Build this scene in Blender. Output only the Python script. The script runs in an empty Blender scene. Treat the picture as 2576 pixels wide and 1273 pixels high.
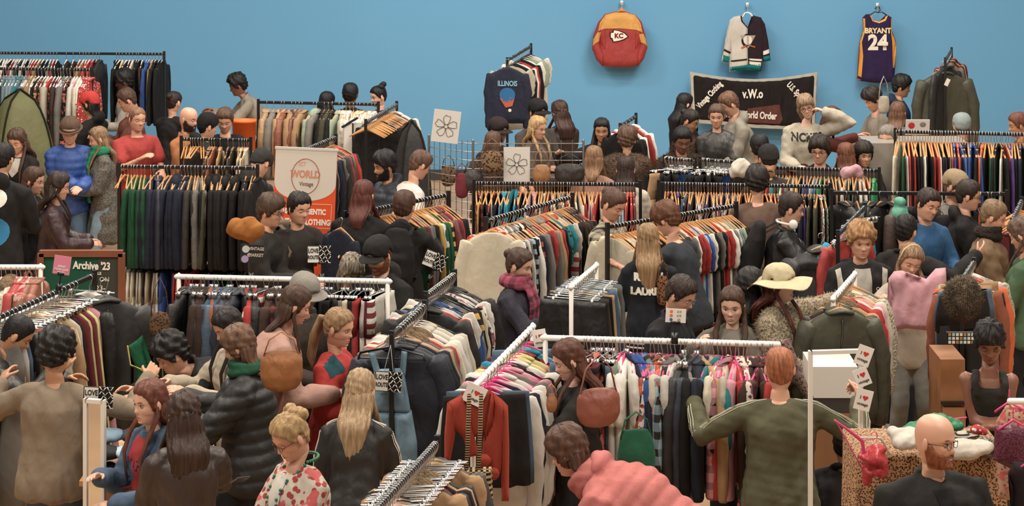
import bpy, bmesh, math, random, re
import numpy as np
from mathutils import Vector, Matrix, noise
from mathutils.bvhtree import BVHTree
random.seed(7)
S = bpy.context.scene
# ---------------------------------------------------------------- camera (level camera on the balcony, shifted lens)
H, F, YH, CX = 4.78, 5500.0, -455.0, 1288.0      # eye height m, focal length px, horizon row, centre column
cd = bpy.data.cameras.new('camera'); cam = bpy.data.objects.new('camera', cd); S.collection.objects.link(cam)
cam.location = (0, 0, H); cam.rotation_euler = (math.pi/2, 0, 0)
cd.sensor_width = 36; cd.lens = 36*F/2576; cd.shift_y = -(636.5-YH)/2576; cd.clip_end = 200
S.camera = cam
# ---------------------------------------------------------------- light
S.view_settings.view_transform = 'Standard'; S.view_settings.look = 'None'
S.view_settings.gamma = 1; S.view_settings.exposure = 0.0; S.view_settings.use_curve_mapping = False
S.cycles.max_bounces = 4; S.cycles.diffuse_bounces = 2; S.cycles.glossy_bounces = 2; S.cycles.transmission_bounces = 3
S.cycles.sample_clamp_indirect = 4
w = bpy.data.worlds.new('hall_ambient'); S.world = w; w.use_nodes = True
w.node_tree.nodes['Background'].inputs[0].default_value = (1.0, .93, .85, 1); w.node_tree.nodes['Background'].inputs[1].default_value = .34
def area(x, y, z, sx, sy, e, col=(1, .9, .78), rx=0.0):
    l = bpy.data.lights.new('hall_light', 'AREA'); l.shape = 'RECTANGLE'; l.size = sx; l.size_y = sy; l.energy = e; l.color = col
    o = bpy.data.objects.new('hall_light', l); o.location = (x, y, z); o.rotation_euler = (rx, 0, 0); S.collection.objects.link(o)
for ly, e in ((8, 400), (13, 430), (18, 430), (23, 430)):
    for lx in (-4, 4): area(lx, ly, 8.2, 2.2, 1.2, e)
area(1.5, 22, 7.0, 9, .6, 330, (1, .93, .85), math.radians(52))
# ---------------------------------------------------------------- helpers
LC = S.collection.objects
def px2w(px, py, s): return Vector(((px-CX)/s, F/s, H-(py-YH)/s))       # a point seen at px,py with s pixels per metre
def s_at(py, z): return (py-YH)/(H-z)
def lin(h):
    if isinstance(h, (tuple, list)): return tuple(h[:3])
    h = h.lstrip('#'); c = [int(h[i:i+2], 16)/255 for i in (0, 2, 4)]
    return tuple((v/12.92 if v <= .04045 else ((v+.055)/1.055)**2.4) for v in c)
_M = {}
def mat(c, kind='cloth', c2=None, sc=1.0, rough=None):
    key = (str(c), kind, str(c2), sc, rough)
    if key in _M: return _M[key]
    m = bpy.data.materials.new(kind); m.use_nodes = True; _M[key] = m
    nt = m.node_tree; N = nt.nodes; L = nt.links; b = N['Principled BSDF']
    a = lin(c); d = lin(c2) if c2 else None
    if kind in ('cloth', 'leather', 'satin', 'stripe', 'vstripe', 'plaid', 'floral', 'dots', 'denim', 'tweed', 'check', 'knit', 'fur', 'skin', 'leopard', 'sequin', 'hair'):      # fabric and skin reflect less than paint
        g_ = .86 if kind in ('skin', 'hair') else .76; dim = lambda v: tuple((x*.88+.12*(sum(v)/3))*g_ for x in v); a = dim(a); d = dim(d) if d else None
    tc = N.new('ShaderNodeTexCoord'); O = tc.outputs['Object']
    def n(t, **k):
        x = N.new('ShaderNode'+t)
        for q, v in k.items():
            if q in x.inputs: x.inputs[q].default_value = v
            else: setattr(x, q, v)
        return x
    def mp(scale):
        x = n('Mapping'); x.inputs['Scale'].default_value = scale; L.new(O, x.inputs[0]); return x.outputs[0]
    def mix(f, A, B):
        x = n('Mix', data_type='RGBA'); 
        for i, v in ((6, A), (7, B)):
            if isinstance(v, tuple): x.inputs[i].default_value = (*v, 1)
            else: L.new(v, x.inputs[i])
        if isinstance(f, (int, float)): x.inputs[0].default_value = f
        else: L.new(f, x.inputs[0])
        return x.outputs[2]
    def math_(op, A, B=None):
        x = n('Math', operation=op)
        for i, v in ((0, A), (1, B)):
            if v is None: continue
            if isinstance(v, (int, float)): x.inputs[i].default_value = v
            else: L.new(v, x.inputs[i])
        return x.outputs[0]
    def ramp(f, lo, hi):
        x = n('MapRange'); L.new(f, x.inputs[0]); x.inputs[1].default_value = lo; x.inputs[2].default_value = hi; return x.outputs[0]
    col = a; R = .85; bump = None; bs = .35; bd = .004
    sep = n('SeparateXYZ'); L.new(O, sep.inputs[0]); X, Y, Z = sep.outputs
    base = kind.split('_')[0]
    if kind in ('plastic', 'metal', 'paint', 'flat', 'glass'):
        R = {'plastic': .35, 'metal': .3, 'paint': .4, 'flat': .8, 'glass': .15}[kind]
        if kind == 'metal': b.inputs['Metallic'].default_value = 1.0
    elif kind == 'wood':
        ns = n('TexNoise', Scale=6.0, Detail=4.0); L.new(mp((1, 9, 1)), ns.inputs[0]); col = mix(ns.outputs[0], tuple(v*.7 for v in a), tuple(min(1, v*1.25) for v in a)); R = .5
    elif kind == 'floor':
        wv = n('TexBrick', Scale=1.0); wv.inputs['Brick Width'].default_value = 1.8; wv.inputs['Row Height'].default_value = .09; wv.inputs['Mortar Size'].default_value = .002
        L.new(O, wv.inputs[0]); wv.inputs[1].default_value = (*a, 1); wv.inputs[2].default_value = (*tuple(v*.82 for v in a), 1); wv.inputs[3].default_value = (*tuple(v*.5 for v in a), 1)
        col = wv.outputs[0]; R = .42
    elif kind == 'wall':
        ns = n('TexNoise', Scale=.35, Detail=3.0); L.new(O, ns.inputs[0]); col = mix(ramp(ns.outputs[0], .3, .7), tuple(v*.96 for v in a), tuple(v*1.03 for v in a))
        bn = n('TexNoise', Scale=60.0); L.new(O, bn.inputs[0]); bump = bn.outputs[0]; bs = .08; R = .7
    elif base == 'skin':
        at = n('VertexColor', layer_name='tint'); x = n('Mix', data_type='RGBA', blend_type='MULTIPLY'); x.inputs[0].default_value = 1
        x.inputs[6].default_value = (*a, 1); L.new(at.outputs[0], x.inputs[7]); col = x.outputs[2]; R = .5
        b.inputs['Subsurface Weight'].default_value = .08; b.inputs['Subsurface Radius'].default_value = (.02, .008, .004)
    elif kind == 'hair':
        ns = n('TexNoise', Scale=16.0, Detail=4.0, Distortion=.3); L.new(mp((5, 2.2, .5)), ns.inputs[0])
        col = mix(ramp(ns.outputs[0], .3, .75), tuple(v*.55 for v in a), d if d else tuple(min(1, v*1.45+.003) for v in a)); bump = ns.outputs[0]; bs = .8; bd = .008; R = .55; b.inputs['Specular IOR Level'].default_value = .3
    elif kind == 'fur':
        ns = n('TexNoise', Scale=70.0, Detail=3.0); L.new(O, ns.inputs[0]); col = mix(ramp(ns.outputs[0], .35, .65), tuple(v*.6 for v in a), tuple(min(1, v*1.25) for v in a)); bump = ns.outputs[0]; bs = 1; bd = .02; R = .95
    elif kind == 'stripe':
        f = math_('LESS_THAN', math_('FRACT', math_('MULTIPLY', Z, 14.0*sc)), .5); col = mix(f, a, d)
    elif kind == 'vstripe':
        f = math_('LESS_THAN', math_('FRACT', math_('MULTIPLY', X, 22.0*sc)), .5); col = mix(f, a, d)
    elif kind == 'plaid':
        f1 = math_('LESS_THAN', math_('FRACT', math_('MULTIPLY', Z, 11.0*sc)), .45); f2 = math_('LESS_THAN', math_('FRACT', math_('MULTIPLY', math_('ADD', X, Y), 11.0*sc)), .45)
        col = mix(math_('MULTIPLY', math_('ADD', f1, f2), .5), a, d)
    elif kind in ('floral', 'dots', 'leopard', 'sequin', 'check'):
        s_ = {'floral': 34, 'dots': 38, 'leopard': 46, 'sequin': 120, 'check': 30}[kind]*sc
        if kind == 'check':
            ck = n('TexChecker', Scale=s_); L.new(O, ck.inputs[0]); col = mix(ck.outputs[1], a, d)
        else:
            vo = n('TexVoronoi', Scale=s_); L.new(O, vo.inputs[0]); D = vo.outputs['Distance']
            if kind == 'leopard': col = mix(math_('MULTIPLY', ramp(D, .12, .2), math_('SUBTRACT', 1.0, ramp(D, .40, .46))), a, d)
            elif kind == 'floral':
                g = mix(ramp(D, .34, .40), d, a); hs = n('TexNoise', Scale=16.0*sc); L.new(O, hs.inputs[0])
                col = mix(ramp(hs.outputs[0], .56, .6), g, tuple(min(1, v*1.6+.03) for v in d))
            elif kind == 'sequin': col = mix(ramp(D, .2, .6), a, d); R = .35
            else: col = mix(ramp(D, .28, .33), d, a)
    elif kind == 'denim':
        ns = n('TexNoise', Scale=5.0, Detail=6.0); L.new(O, ns.inputs[0]); col = mix(ramp(ns.outputs[0], .35, .7), a, tuple(min(1, v*1.5+.01) for v in a))
    elif kind == 'leather': R = .5
    elif kind == 'satin': R = .6
    elif kind == 'tweed':
        ns = n('TexNoise', Scale=90.0, Detail=2.0); L.new(O, ns.inputs[0]); col = mix(ramp(ns.outputs[0], .4, .6), a, d or tuple(v*.4 for v in a))
    if kind in ('cloth', 'leather', 'satin', 'stripe', 'vstripe', 'plaid', 'floral', 'dots', 'denim', 'tweed', 'check', 'knit'):
        ns = n('TexNoise', Scale=9.0, Detail=2.5, Distortion=.25, Roughness=.45); L.new(mp((1.3, 1.3, .8)), ns.inputs[0]); bump = ns.outputs[0]; bs = .6 if kind != 'leather' else .8; bd = .03
        if kind in ('cloth', 'leather', 'satin'):
            n2 = n('TexNoise', Scale=3.0, Detail=2.0); L.new(O, n2.inputs[0]); col = mix(ramp(n2.outputs[0], .3, .7), tuple(v*.88 for v in a), tuple(min(1, v*1.1) for v in a))
        if kind == 'knit':
            wv = n('TexWave', Scale=24.0*sc, Distortion=1.0, bands_direction='X'); L.new(O, wv.inputs[0]); bump = wv.outputs[1]; bs = .8; bd = .012; R = .95
    if isinstance(col, tuple): b.inputs['Base Color'].default_value = (*col, 1)
    else: L.new(col, b.inputs['Base Color'])
    if bump is not None:
        bp = n('Bump', Strength=bs, Distance=bd); L.new(bump, bp.inputs['Height']); L.new(bp.outputs[0], b.inputs['Normal'])
    b.inputs['Roughness'].default_value = R if rough is None else rough
    if kind not in ('plastic', 'metal', 'paint', 'glass', 'skin', 'floor', 'satin', 'leather', 'hair'): b.inputs['Specular IOR Level'].default_value = .25
    return m
def ob(name, me, parent=None, mats=None, loc=None, rot=None):
    o = bpy.data.objects.new(name, me); LC.link(o)
    if mats is not None:
        for i, m in enumerate(mats if isinstance(mats, (list, tuple)) else [mats]):
            if i >= len(me.materials): me.materials.append(None)
            o.material_slots[i].link = 'OBJECT'; o.material_slots[i].material = m
    if parent: o.parent = parent
    if loc is not None: o.location = loc
    if rot is not None: o.rotation_euler = rot
    return o
def tag(o, label, cat, group=None, kind=None):
    if label: o['label'] = label
    if cat: o['category'] = cat
    if group: o['group'] = group
    if kind: o['kind'] = kind
    return o
def thing(name, label, cat, loc, rz=0, group=None):
    o = bpy.data.objects.new(name, None); LC.link(o); o.location = loc; o.rotation_euler = (0, 0, rz); o.empty_display_size = .1
    return tag(o, label, cat, group)
class MB:
    def __init__(s): s.v = []; s.f = []; s.m = []; s.n = 0; s.t = []
    def add(s, v, f, m=0, tint=None):
        v = np.asarray(v, float).reshape(-1, 3); s.v.append(v)
        s.f += [tuple(i+s.n for i in q) for q in f]; s.m += ([m]*len(f) if isinstance(m, int) else list(m)); s.n += len(v)
        s.t.append(np.ones((len(v), 3)) if tint is None else tint); return s
    def join(s, o, M=None):
        v = np.concatenate(o.v)
        if M is not None: A = np.array(M); v = v@A[:3, :3].T+A[:3, 3]
        return s.add(v, o.f, o.m, np.concatenate(o.t))
    def box(s, c, d, m=0, M=None):
        c = np.array(c); d = np.array(d)/2
        v = np.array([[x, y, z] for x in (-1, 1) for y in (-1, 1) for z in (-1, 1)])*d
        if M is not None: v = v@np.array(M)[:3, :3].T
        return s.add(v+c, [(0, 1, 3, 2), (4, 6, 7, 5), (0, 4, 5, 1), (2, 3, 7, 6), (0, 2, 6, 4), (1, 5, 7, 3)], m)
    def tube(s, pts, rad, n=12, m=0, ref=(1, 0, 0), cap=2, close=False, ck=.8):
        P = np.array(pts, float); k = len(P); R = [(r, r) if not hasattr(r, '__len__') else r for r in (rad if hasattr(rad, '__len__') and len(rad) == k else [rad]*k)]
        ref = np.array(ref, float); T = np.gradient(P, axis=0)
        if close: T = np.roll(P, -1, 0)-np.roll(P, 1, 0)
        rings = []
        def ring(c, t, a, b):
            t = t/(np.linalg.norm(t)+1e-9); u = ref-t*ref.dot(t)
            if np.linalg.norm(u) < .15: q = np.array((0, 1., .1)); u = q-t*q.dot(t)
            u /= np.linalg.norm(u); w_ = np.cross(t, u); an = np.linspace(0, 2*np.pi, n, endpoint=False)
            return c+np.outer(np.cos(an)*a, u)+np.outer(np.sin(an)*b, w_)
        def tn(i): return T[i]/(np.linalg.norm(T[i])+1e-9)
        if cap and not close:
            for j in range(cap):
                q = math.pi/2*(j+.25)/(cap+.25); rr = min(R[0]); rings.append(ring(P[0]-tn(0)*rr*math.cos(q)*ck, T[0], R[0][0]*math.sin(q), R[0][1]*math.sin(q)))
        for i in range(k): rings.append(ring(P[i], T[i], *R[i]))
        if cap and not close:
            for j in range(cap):
                q = math.pi/2*(cap-j-.75)/(cap+.25); rr = min(R[-1]); rings.append(ring(P[-1]+tn(-1)*rr*math.cos(q)*ck, T[-1], R[-1][0]*math.sin(q), R[-1][1]*math.sin(q)))
        K = len(rings); V = np.concatenate(rings); f = []
        for i in range(K if close else K-1):
            j = (i+1) % K
            for a in range(n): b_ = (a+1) % n; f.append((i*n+a, i*n+b_, j*n+b_, j*n+a))
        if not close: f += [tuple(range(n))[::-1], tuple((K-1)*n+a for a in range(n))]
        return s.add(V, f, m)
    def ell(s, c, r, n=14, m=0, M=None, k=9, tint=None):
        v = []; f = []
        for i in range(k+1):
            p = math.pi*i/k
            for j in range(n): t = 2*math.pi*j/n; v.append((math.sin(p)*math.cos(t)*r[0], math.sin(p)*math.sin(t)*r[1], math.cos(p)*r[2]))
        for i in range(k):
            for j in range(n): q = (j+1) % n; f.append((i*n+j, (i+1)*n+j, (i+1)*n+q, i*n+q))
        v = np.array(v)
        if M is not None: v = v@np.array(M)[:3, :3].T
        return s.add(v+np.array(c), f, m, None if tint is None else np.tile(tint, (len(v), 1)))
    def grid(s, rings, m=0, closed=True, caps=True, tint=None):
        K = len(rings); n = len(rings[0]); V = np.concatenate(rings); f = []
        for i in range(K-1):
            for a in range(n if closed else n-1): b_ = (a+1) % n; f.append((i*n+a, i*n+b_, (i+1)*n+b_, (i+1)*n+a))
        if caps: f += [tuple(range(n))[::-1], tuple((K-1)*n+a for a in range(n))]
        return s.add(V, f, m, tint)
    def prism(s, poly, d, m=0, M=None, c=(0, 0, 0)):     # polygon in x,z with thickness d along y
        n = len(poly); v = np.array([(x, -d/2, z) for x, z in poly]+[(x, d/2, z) for x, z in poly])
        if M is not None: v = v@np.array(M)[:3, :3].T
        f = [tuple(range(n)), tuple(range(n, 2*n))[::-1]]+[(i, i+n, (i+1) % n+n, (i+1) % n) for i in range(n)]
        return s.add(v+np.array(c), f, m)
    def mesh(s, name='m', smooth=True, tint=False):
        me = bpy.data.meshes.new(name); me.from_pydata(np.concatenate(s.v).tolist(), [], s.f)
        for i in range(max(s.m)+1 if s.m else 1): me.materials.append(None)
        me.polygons.foreach_set('material_index', s.m)
        if smooth: me.polygons.foreach_set('use_smooth', [True]*len(me.polygons))
        if tint:
            t = np.concatenate(s.t); at = me.color_attributes.new('tint', 'FLOAT_COLOR', 'POINT'); at.data.foreach_set('color', np.hstack([t, np.ones((len(t), 1))]).ravel().astype(np.float32))
        me.update(); return me
    def obj(s, name, mats, parent=None, smooth=True, bevel=0, **k):
        o = ob(name, s.mesh(name, smooth), parent, mats, **k)
        if bevel: b = o.modifiers.new('b', 'BEVEL'); b.width = bevel; b.segments = 2; b.limit_method = 'ANGLE'
        return o
    def fuse(s, vox, sm=4):          # voxel remesh into one continuous surface
        me = s.mesh('t'); o = bpy.data.objects.new('t', me); LC.link(o)
        r = o.modifiers.new('r', 'REMESH'); r.mode = 'VOXEL'; r.voxel_size = vox
        if sm: q = o.modifiers.new('s', 'SMOOTH'); q.factor = .6; q.iterations = sm
        dg = bpy.context.evaluated_depsgraph_get(); e = o.evaluated_get(dg); r_ = e.to_mesh()
        V = np.empty(len(r_.vertices)*3); r_.vertices.foreach_get('co', V); V = V.reshape(-1, 3)
        fs = [tuple(p.vertices) for p in r_.polygons]; nn = np.empty(len(V)*3); r_.vertices.foreach_get('normal', nn); nn = nn.reshape(-1, 3)
        e.to_mesh_clear(); bpy.data.objects.remove(o); bpy.data.meshes.remove(me)
        out = MB(); out.add(V, fs); out.nrm = nn; return out
def wrinkle(V, N, amp, seed=0, fx=9., fz=5.):
    r = np.random.RandomState(seed); d = np.zeros(len(V))
    for i in range(6):
        k = r.randn(3)*np.array((fx, fx, fz))*(1+.45*i); w_ = V@(r.randn(3)*6)
        d += np.sin(V@k*1.6+r.rand()*6+1.3*np.sin(w_))/(1+.5*i)
    return V+N*(amp*.45*d)[:, None]
def tufts(b, V, N, n, L=.022, r=.0028, seed=1, m=0):
    R_ = np.random.RandomState(seed); ix = R_.randint(0, len(V), n); P0 = V[ix]; D = N[ix]+R_.randn(n, 3)*.35+np.array((0, 0, -.25)); D /= np.linalg.norm(D, axis=1)[:, None]
    A = np.cross(D, R_.randn(n, 3)); A /= np.linalg.norm(A, axis=1)[:, None]; B = np.cross(D, A); l = L*(.6+.8*R_.rand(n))[:, None]
    W = np.stack([P0+A*r-D*.002, P0+(-.5*A+.87*B)*r-D*.002, P0+(-.5*A-.87*B)*r-D*.002, P0+D*l], 1).reshape(-1, 3); f = []
    for i in range(n): k = 4*i; f += [(k, k+1, k+3), (k+1, k+2, k+3), (k+2, k, k+3)]
    b.add(W, f, m)
def text_mesh(txt, size, bold=0.0, depth=0.0, space=1.0):
    c = bpy.data.curves.new('t', 'FONT'); c.body = txt; c.size = size; c.align_x = 'CENTER'; c.align_y = 'CENTER'; c.offset = bold; c.extrude = depth; c.resolution_u = 3; c.space_character = space
    o = bpy.data.objects.new('t', c); LC.link(o); dg = bpy.context.evaluated_depsgraph_get(); e = o.evaluated_get(dg); m = e.to_mesh()
    V = np.array([v.co[:] for v in m.vertices]).reshape(-1, 3); f = [tuple(p.vertices) for p in m.polygons]
    e.to_mesh_clear(); bpy.data.objects.remove(o); bpy.data.curves.remove(c); return V, f
def text(name, txt, size, col, parent, loc, sx=1.0, bold=0.0, rot=0.0, kind='flat', label=None, M=None):
    V, f = text_mesh(txt, size, bold, .0008)     # text lies in the x,z plane of its parent, facing -y
    V = np.c_[V[:, 0]*sx, V[:, 1], V[:, 2]]; c, s_ = math.cos(rot), math.sin(rot)
    V = np.c_[V[:, 0]*c-V[:, 1]*s_, -V[:, 2], V[:, 0]*s_+V[:, 1]*c]
    b = MB(); b.add(V, f); o = b.obj(name, mat(col, kind), parent, smooth=False); 
    if M is not None: o.matrix_local = M
    else: o.location = loc
    return o
def poly_fill(poly, cuts=3):
    bm = bmesh.new(); vs = [bm.verts.new((x, 0, z)) for x, z in poly]; bm.faces.new(vs)
    bmesh.ops.triangulate(bm, faces=bm.faces[:]); 
    for _ in range(cuts): bmesh.ops.subdivide_edges(bm, edges=bm.edges[:], cuts=1, use_grid_fill=True)
    V = np.array([v.co[:] for v in bm.verts]); f = [tuple(v.index for v in q.verts) for q in bm.faces]
    bm.verts.ensure_lookup_table(); bm.free(); return V, f
def puffy(name, poly, depth, m, parent=None, step=.012, border=.05, fold=.004, seed=1, back=True):
    """cloth-like solid with the outline poly (x,z), bulging towards -y"""
    P = np.array(poly); A = P; B = np.roll(P, -1, 0)
    V, f = poly_fill(poly, 4); X = V[:, [0, 2]]
    d = np.full(len(X), 9.)
    for a, b in zip(A, B):
        ab = b-a; t = np.clip(((X-a)@ab)/(ab@ab+1e-12), 0, 1); d = np.minimum(d, np.linalg.norm(X-a-t[:, None]*ab, axis=1))
    h = depth*np.sqrt(np.clip(1-(1-np.clip(d/border, 0, 1))**2, 0, 1)); V2 = V.copy(); V2[:, 1] = -h
    V2 = wrinkle(V2, np.c_[np.zeros(len(V)), -1.0*(h > 0), np.zeros(len(V))]*np.clip(d/border, 0, 1)[:, None], fold, seed, 14, 5)
    b = MB(); b.add(V2, f)
    if back: Vb = V.copy(); Vb[:, 1] = h*.25; b.add(Vb, [q[::-1] for q in f])
    return b.obj(name, m, parent)
def bvh_of(objs):      # objects with identity local transform below one root
    V = []; f = []; n = 0
    for o in objs:
        me = o.data; c = np.empty(len(me.vertices)*3); me.vertices.foreach_get('co', c); c = c.reshape(-1, 3)
        Ml = np.array(o.matrix_basis); c = c@Ml[:3, :3].T+Ml[:3, 3]; V.append(c); f += [tuple(i+n for i in p.vertices) for p in me.polygons]; n += len(c)
    return BVHTree.FromPolygons(np.concatenate(V).tolist(), f)
def decal(name, V, f, bvh, parent, m, org, right, up, off=.004):
    """drape flat shape (u,v) on a surface; org is a point in front of it"""
    org = Vector(org); right = Vector(right).normalized(); up = Vector(up).normalized(); d = up.cross(right).normalized()
    out = []; last = None
    for q in V:
        p = org+right*q[0]+up*q[1]; h = bvh.ray_cast(p, d)
        if h[0] is None: out.append(None)
        else: last = (h[0]-p).length; out.append(p+d*(last-off))
    if last is None: return None
    ds = [(o-(org+right*q[0]+up*q[1])).length for o, q in zip(out, V) if o is not None]; md = float(np.median(ds))
    f = [q for q in f if all(out[i] is not None and abs((out[i]-(org+right*V[i][0]+up*V[i][1])).length-md) < .09 for i in q)]
    if not f: return None
    out = [o if o is not None else org+right*q[0]+up*q[1]+d*md for o, q in zip(out, V)]
    b = MB(); b.add(np.array([tuple(o) for o in out]), f); b.obj(name, m, parent); return b
def decal_poly(name, poly, bvh, parent, m, org, right, up, off=.004, cuts=3):
    V, f = poly_fill(poly, cuts); return decal(name, V[:, [0, 2]], f, bvh, parent, m, org, right, up, off)
def decal_text(name, txt, size, bvh, parent, m, org, right, up, off=.004, bold=.0, sx=1., space=1.):
    V, f = text_mesh(txt, size, bold, 0, space); V = V[:, :2]*np.array((sx, 1)); return decal(name, V, f, bvh, parent, m, org, right, up, off)
def circ(r, n=20, cx=0, cz=0, sx=1): return [(cx+math.cos(2*math.pi*i/n)*r*sx, cz+math.sin(2*math.pi*i/n)*r) for i in range(n)]
HEART = [(0, -.5), (.5, .08), (.47, .33), (.27, .45), (.08, .38), (0, .25), (-.08, .38), (-.27, .45), (-.47, .33), (-.5, .08)]
# ---------------------------------------------------------------- the hall
fl = MB(); fl.box((0, 17, -.1), (30, 26, .2)); tag(fl.obj('floor', mat('#c9a27c', 'floor'), smooth=False), None, None, kind='structure')
WY = F/190.0
wl = MB(); wl.box((0, WY+.15, 5), (30, .3, 10.4)); tag(wl.obj('wall_back', mat('#6197bb', 'wall'), smooth=False), None, None, kind='structure')
tr = MB(); tr.box((0, WY-.01, .07), (30, .02, .14)); tag(tr.obj('baseboard_back', mat('#3a3a3c', 'paint'), smooth=False), None, None, kind='structure')
# ---------------------------------------------------------------- colours
PAL = {'k': ('black', '#1d1b1b'), 'n': ('navy blue', '#222739'), 'g': ('mid grey', '#77736d'), 'c': ('charcoal grey', '#3a3836'), 'w': ('white', '#dcd6cb'), 'e': ('cream', '#cfc5ac'),
 'b': ('blue', '#2a4f93'), 'd': ('denim blue', '#4a6178'), 'l': ('light blue', '#8fabb9'), 't': ('teal', '#1f7f86'), 'z': ('turquoise', '#1298b4'), 'y': ('yellow', '#d9ab4a'), 'o': ('orange', '#d2622e'),
 'r': ('red', '#b3302b'), 'u': ('burgundy', '#6b262b'), 'p': ('pink', '#d896a2'), 'v': ('purple', '#4c3270'), 'f': ('forest green', '#1f5537'), 'i': ('olive', '#4b4a35'), 'a': ('tan', '#b08a60'),
 'h': ('dark brown', '#44322a'), 's': ('sage green', '#93a088'), 'x': ('grey blue', '#6f8790'), 'm': ('rust brown', '#93543a'), 'j': ('bright green', '#23a266'), 'q': ('pale yellow', '#d8cf86'), 'V': ('lilac', '#9a7bab')}
PAT = {'*': ('floral', 'floral'), '#': ('checked', 'plaid'), '=': ('striped', 'stripe'), '.': ('dotted', 'dots')}
ACC = {'k': '#a8483c', 'n': '#c8c0b0', 'w': '#7c2f35', 'e': '#5a4438', 'r': '#e0d5c5', 'b': '#d8d0c4', 'h': '#a8825c', 'u': '#2b1a1c'}
TYP = {'L': 'long nightshirt', 'S': 'sweatshirt', 'T': 't-shirt', 'J': 'jacket', 'H': 'shirt', 'P': 'puffer jacket', 'X': 'pair of trousers', 'K': 'skirt', 'D': 'dress', 'B': 'blouse', 'C': 'coat', 'O': 'hooded sweatshirt', 'F': 'fur-collared jacket', 'U': 'fluffy fur coat'}
NAME = {'L': 'nightshirt', 'S': 'sweatshirt', 'T': 't_shirt', 'J': 'jacket', 'H': 'shirt', 'P': 'puffer_jacket', 'X': 'trousers', 'K': 'skirt', 'D': 'dress', 'B': 'blouse', 'C': 'coat', 'O': 'hooded_sweatshirt', 'F': 'fur_collared_jacket', 'U': 'fur_coat'}
CAT = {'L': 'nightshirt', 'S': 'sweatshirt', 'T': 't-shirt', 'J': 'jacket', 'H': 'shirt', 'P': 'jacket', 'X': 'trousers', 'K': 'skirt', 'D': 'dress', 'B': 'blouse', 'C': 'coat', 'O': 'sweatshirt', 'F': 'jacket', 'U': 'coat'}
ORD = ['', 'first', 'second', 'third', 'fourth', 'fifth', 'sixth', 'seventh', 'eighth', 'ninth', 'tenth', 'eleventh', 'twelfth', 'thirteenth', 'fourteenth', 'fifteenth', 'sixteenth', 'seventeenth', 'eighteenth', 'nineteenth']
TENS = {2: 'twent', 3: 'thirt', 4: 'fort', 5: 'fift', 6: 'sixt', 7: 'sevent'}
def ordn(n):
    if n < 20: return ORD[n]
    return TENS[n//10]+('ieth' if n % 10 == 0 else 'y-'+ORD[n % 10])
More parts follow.
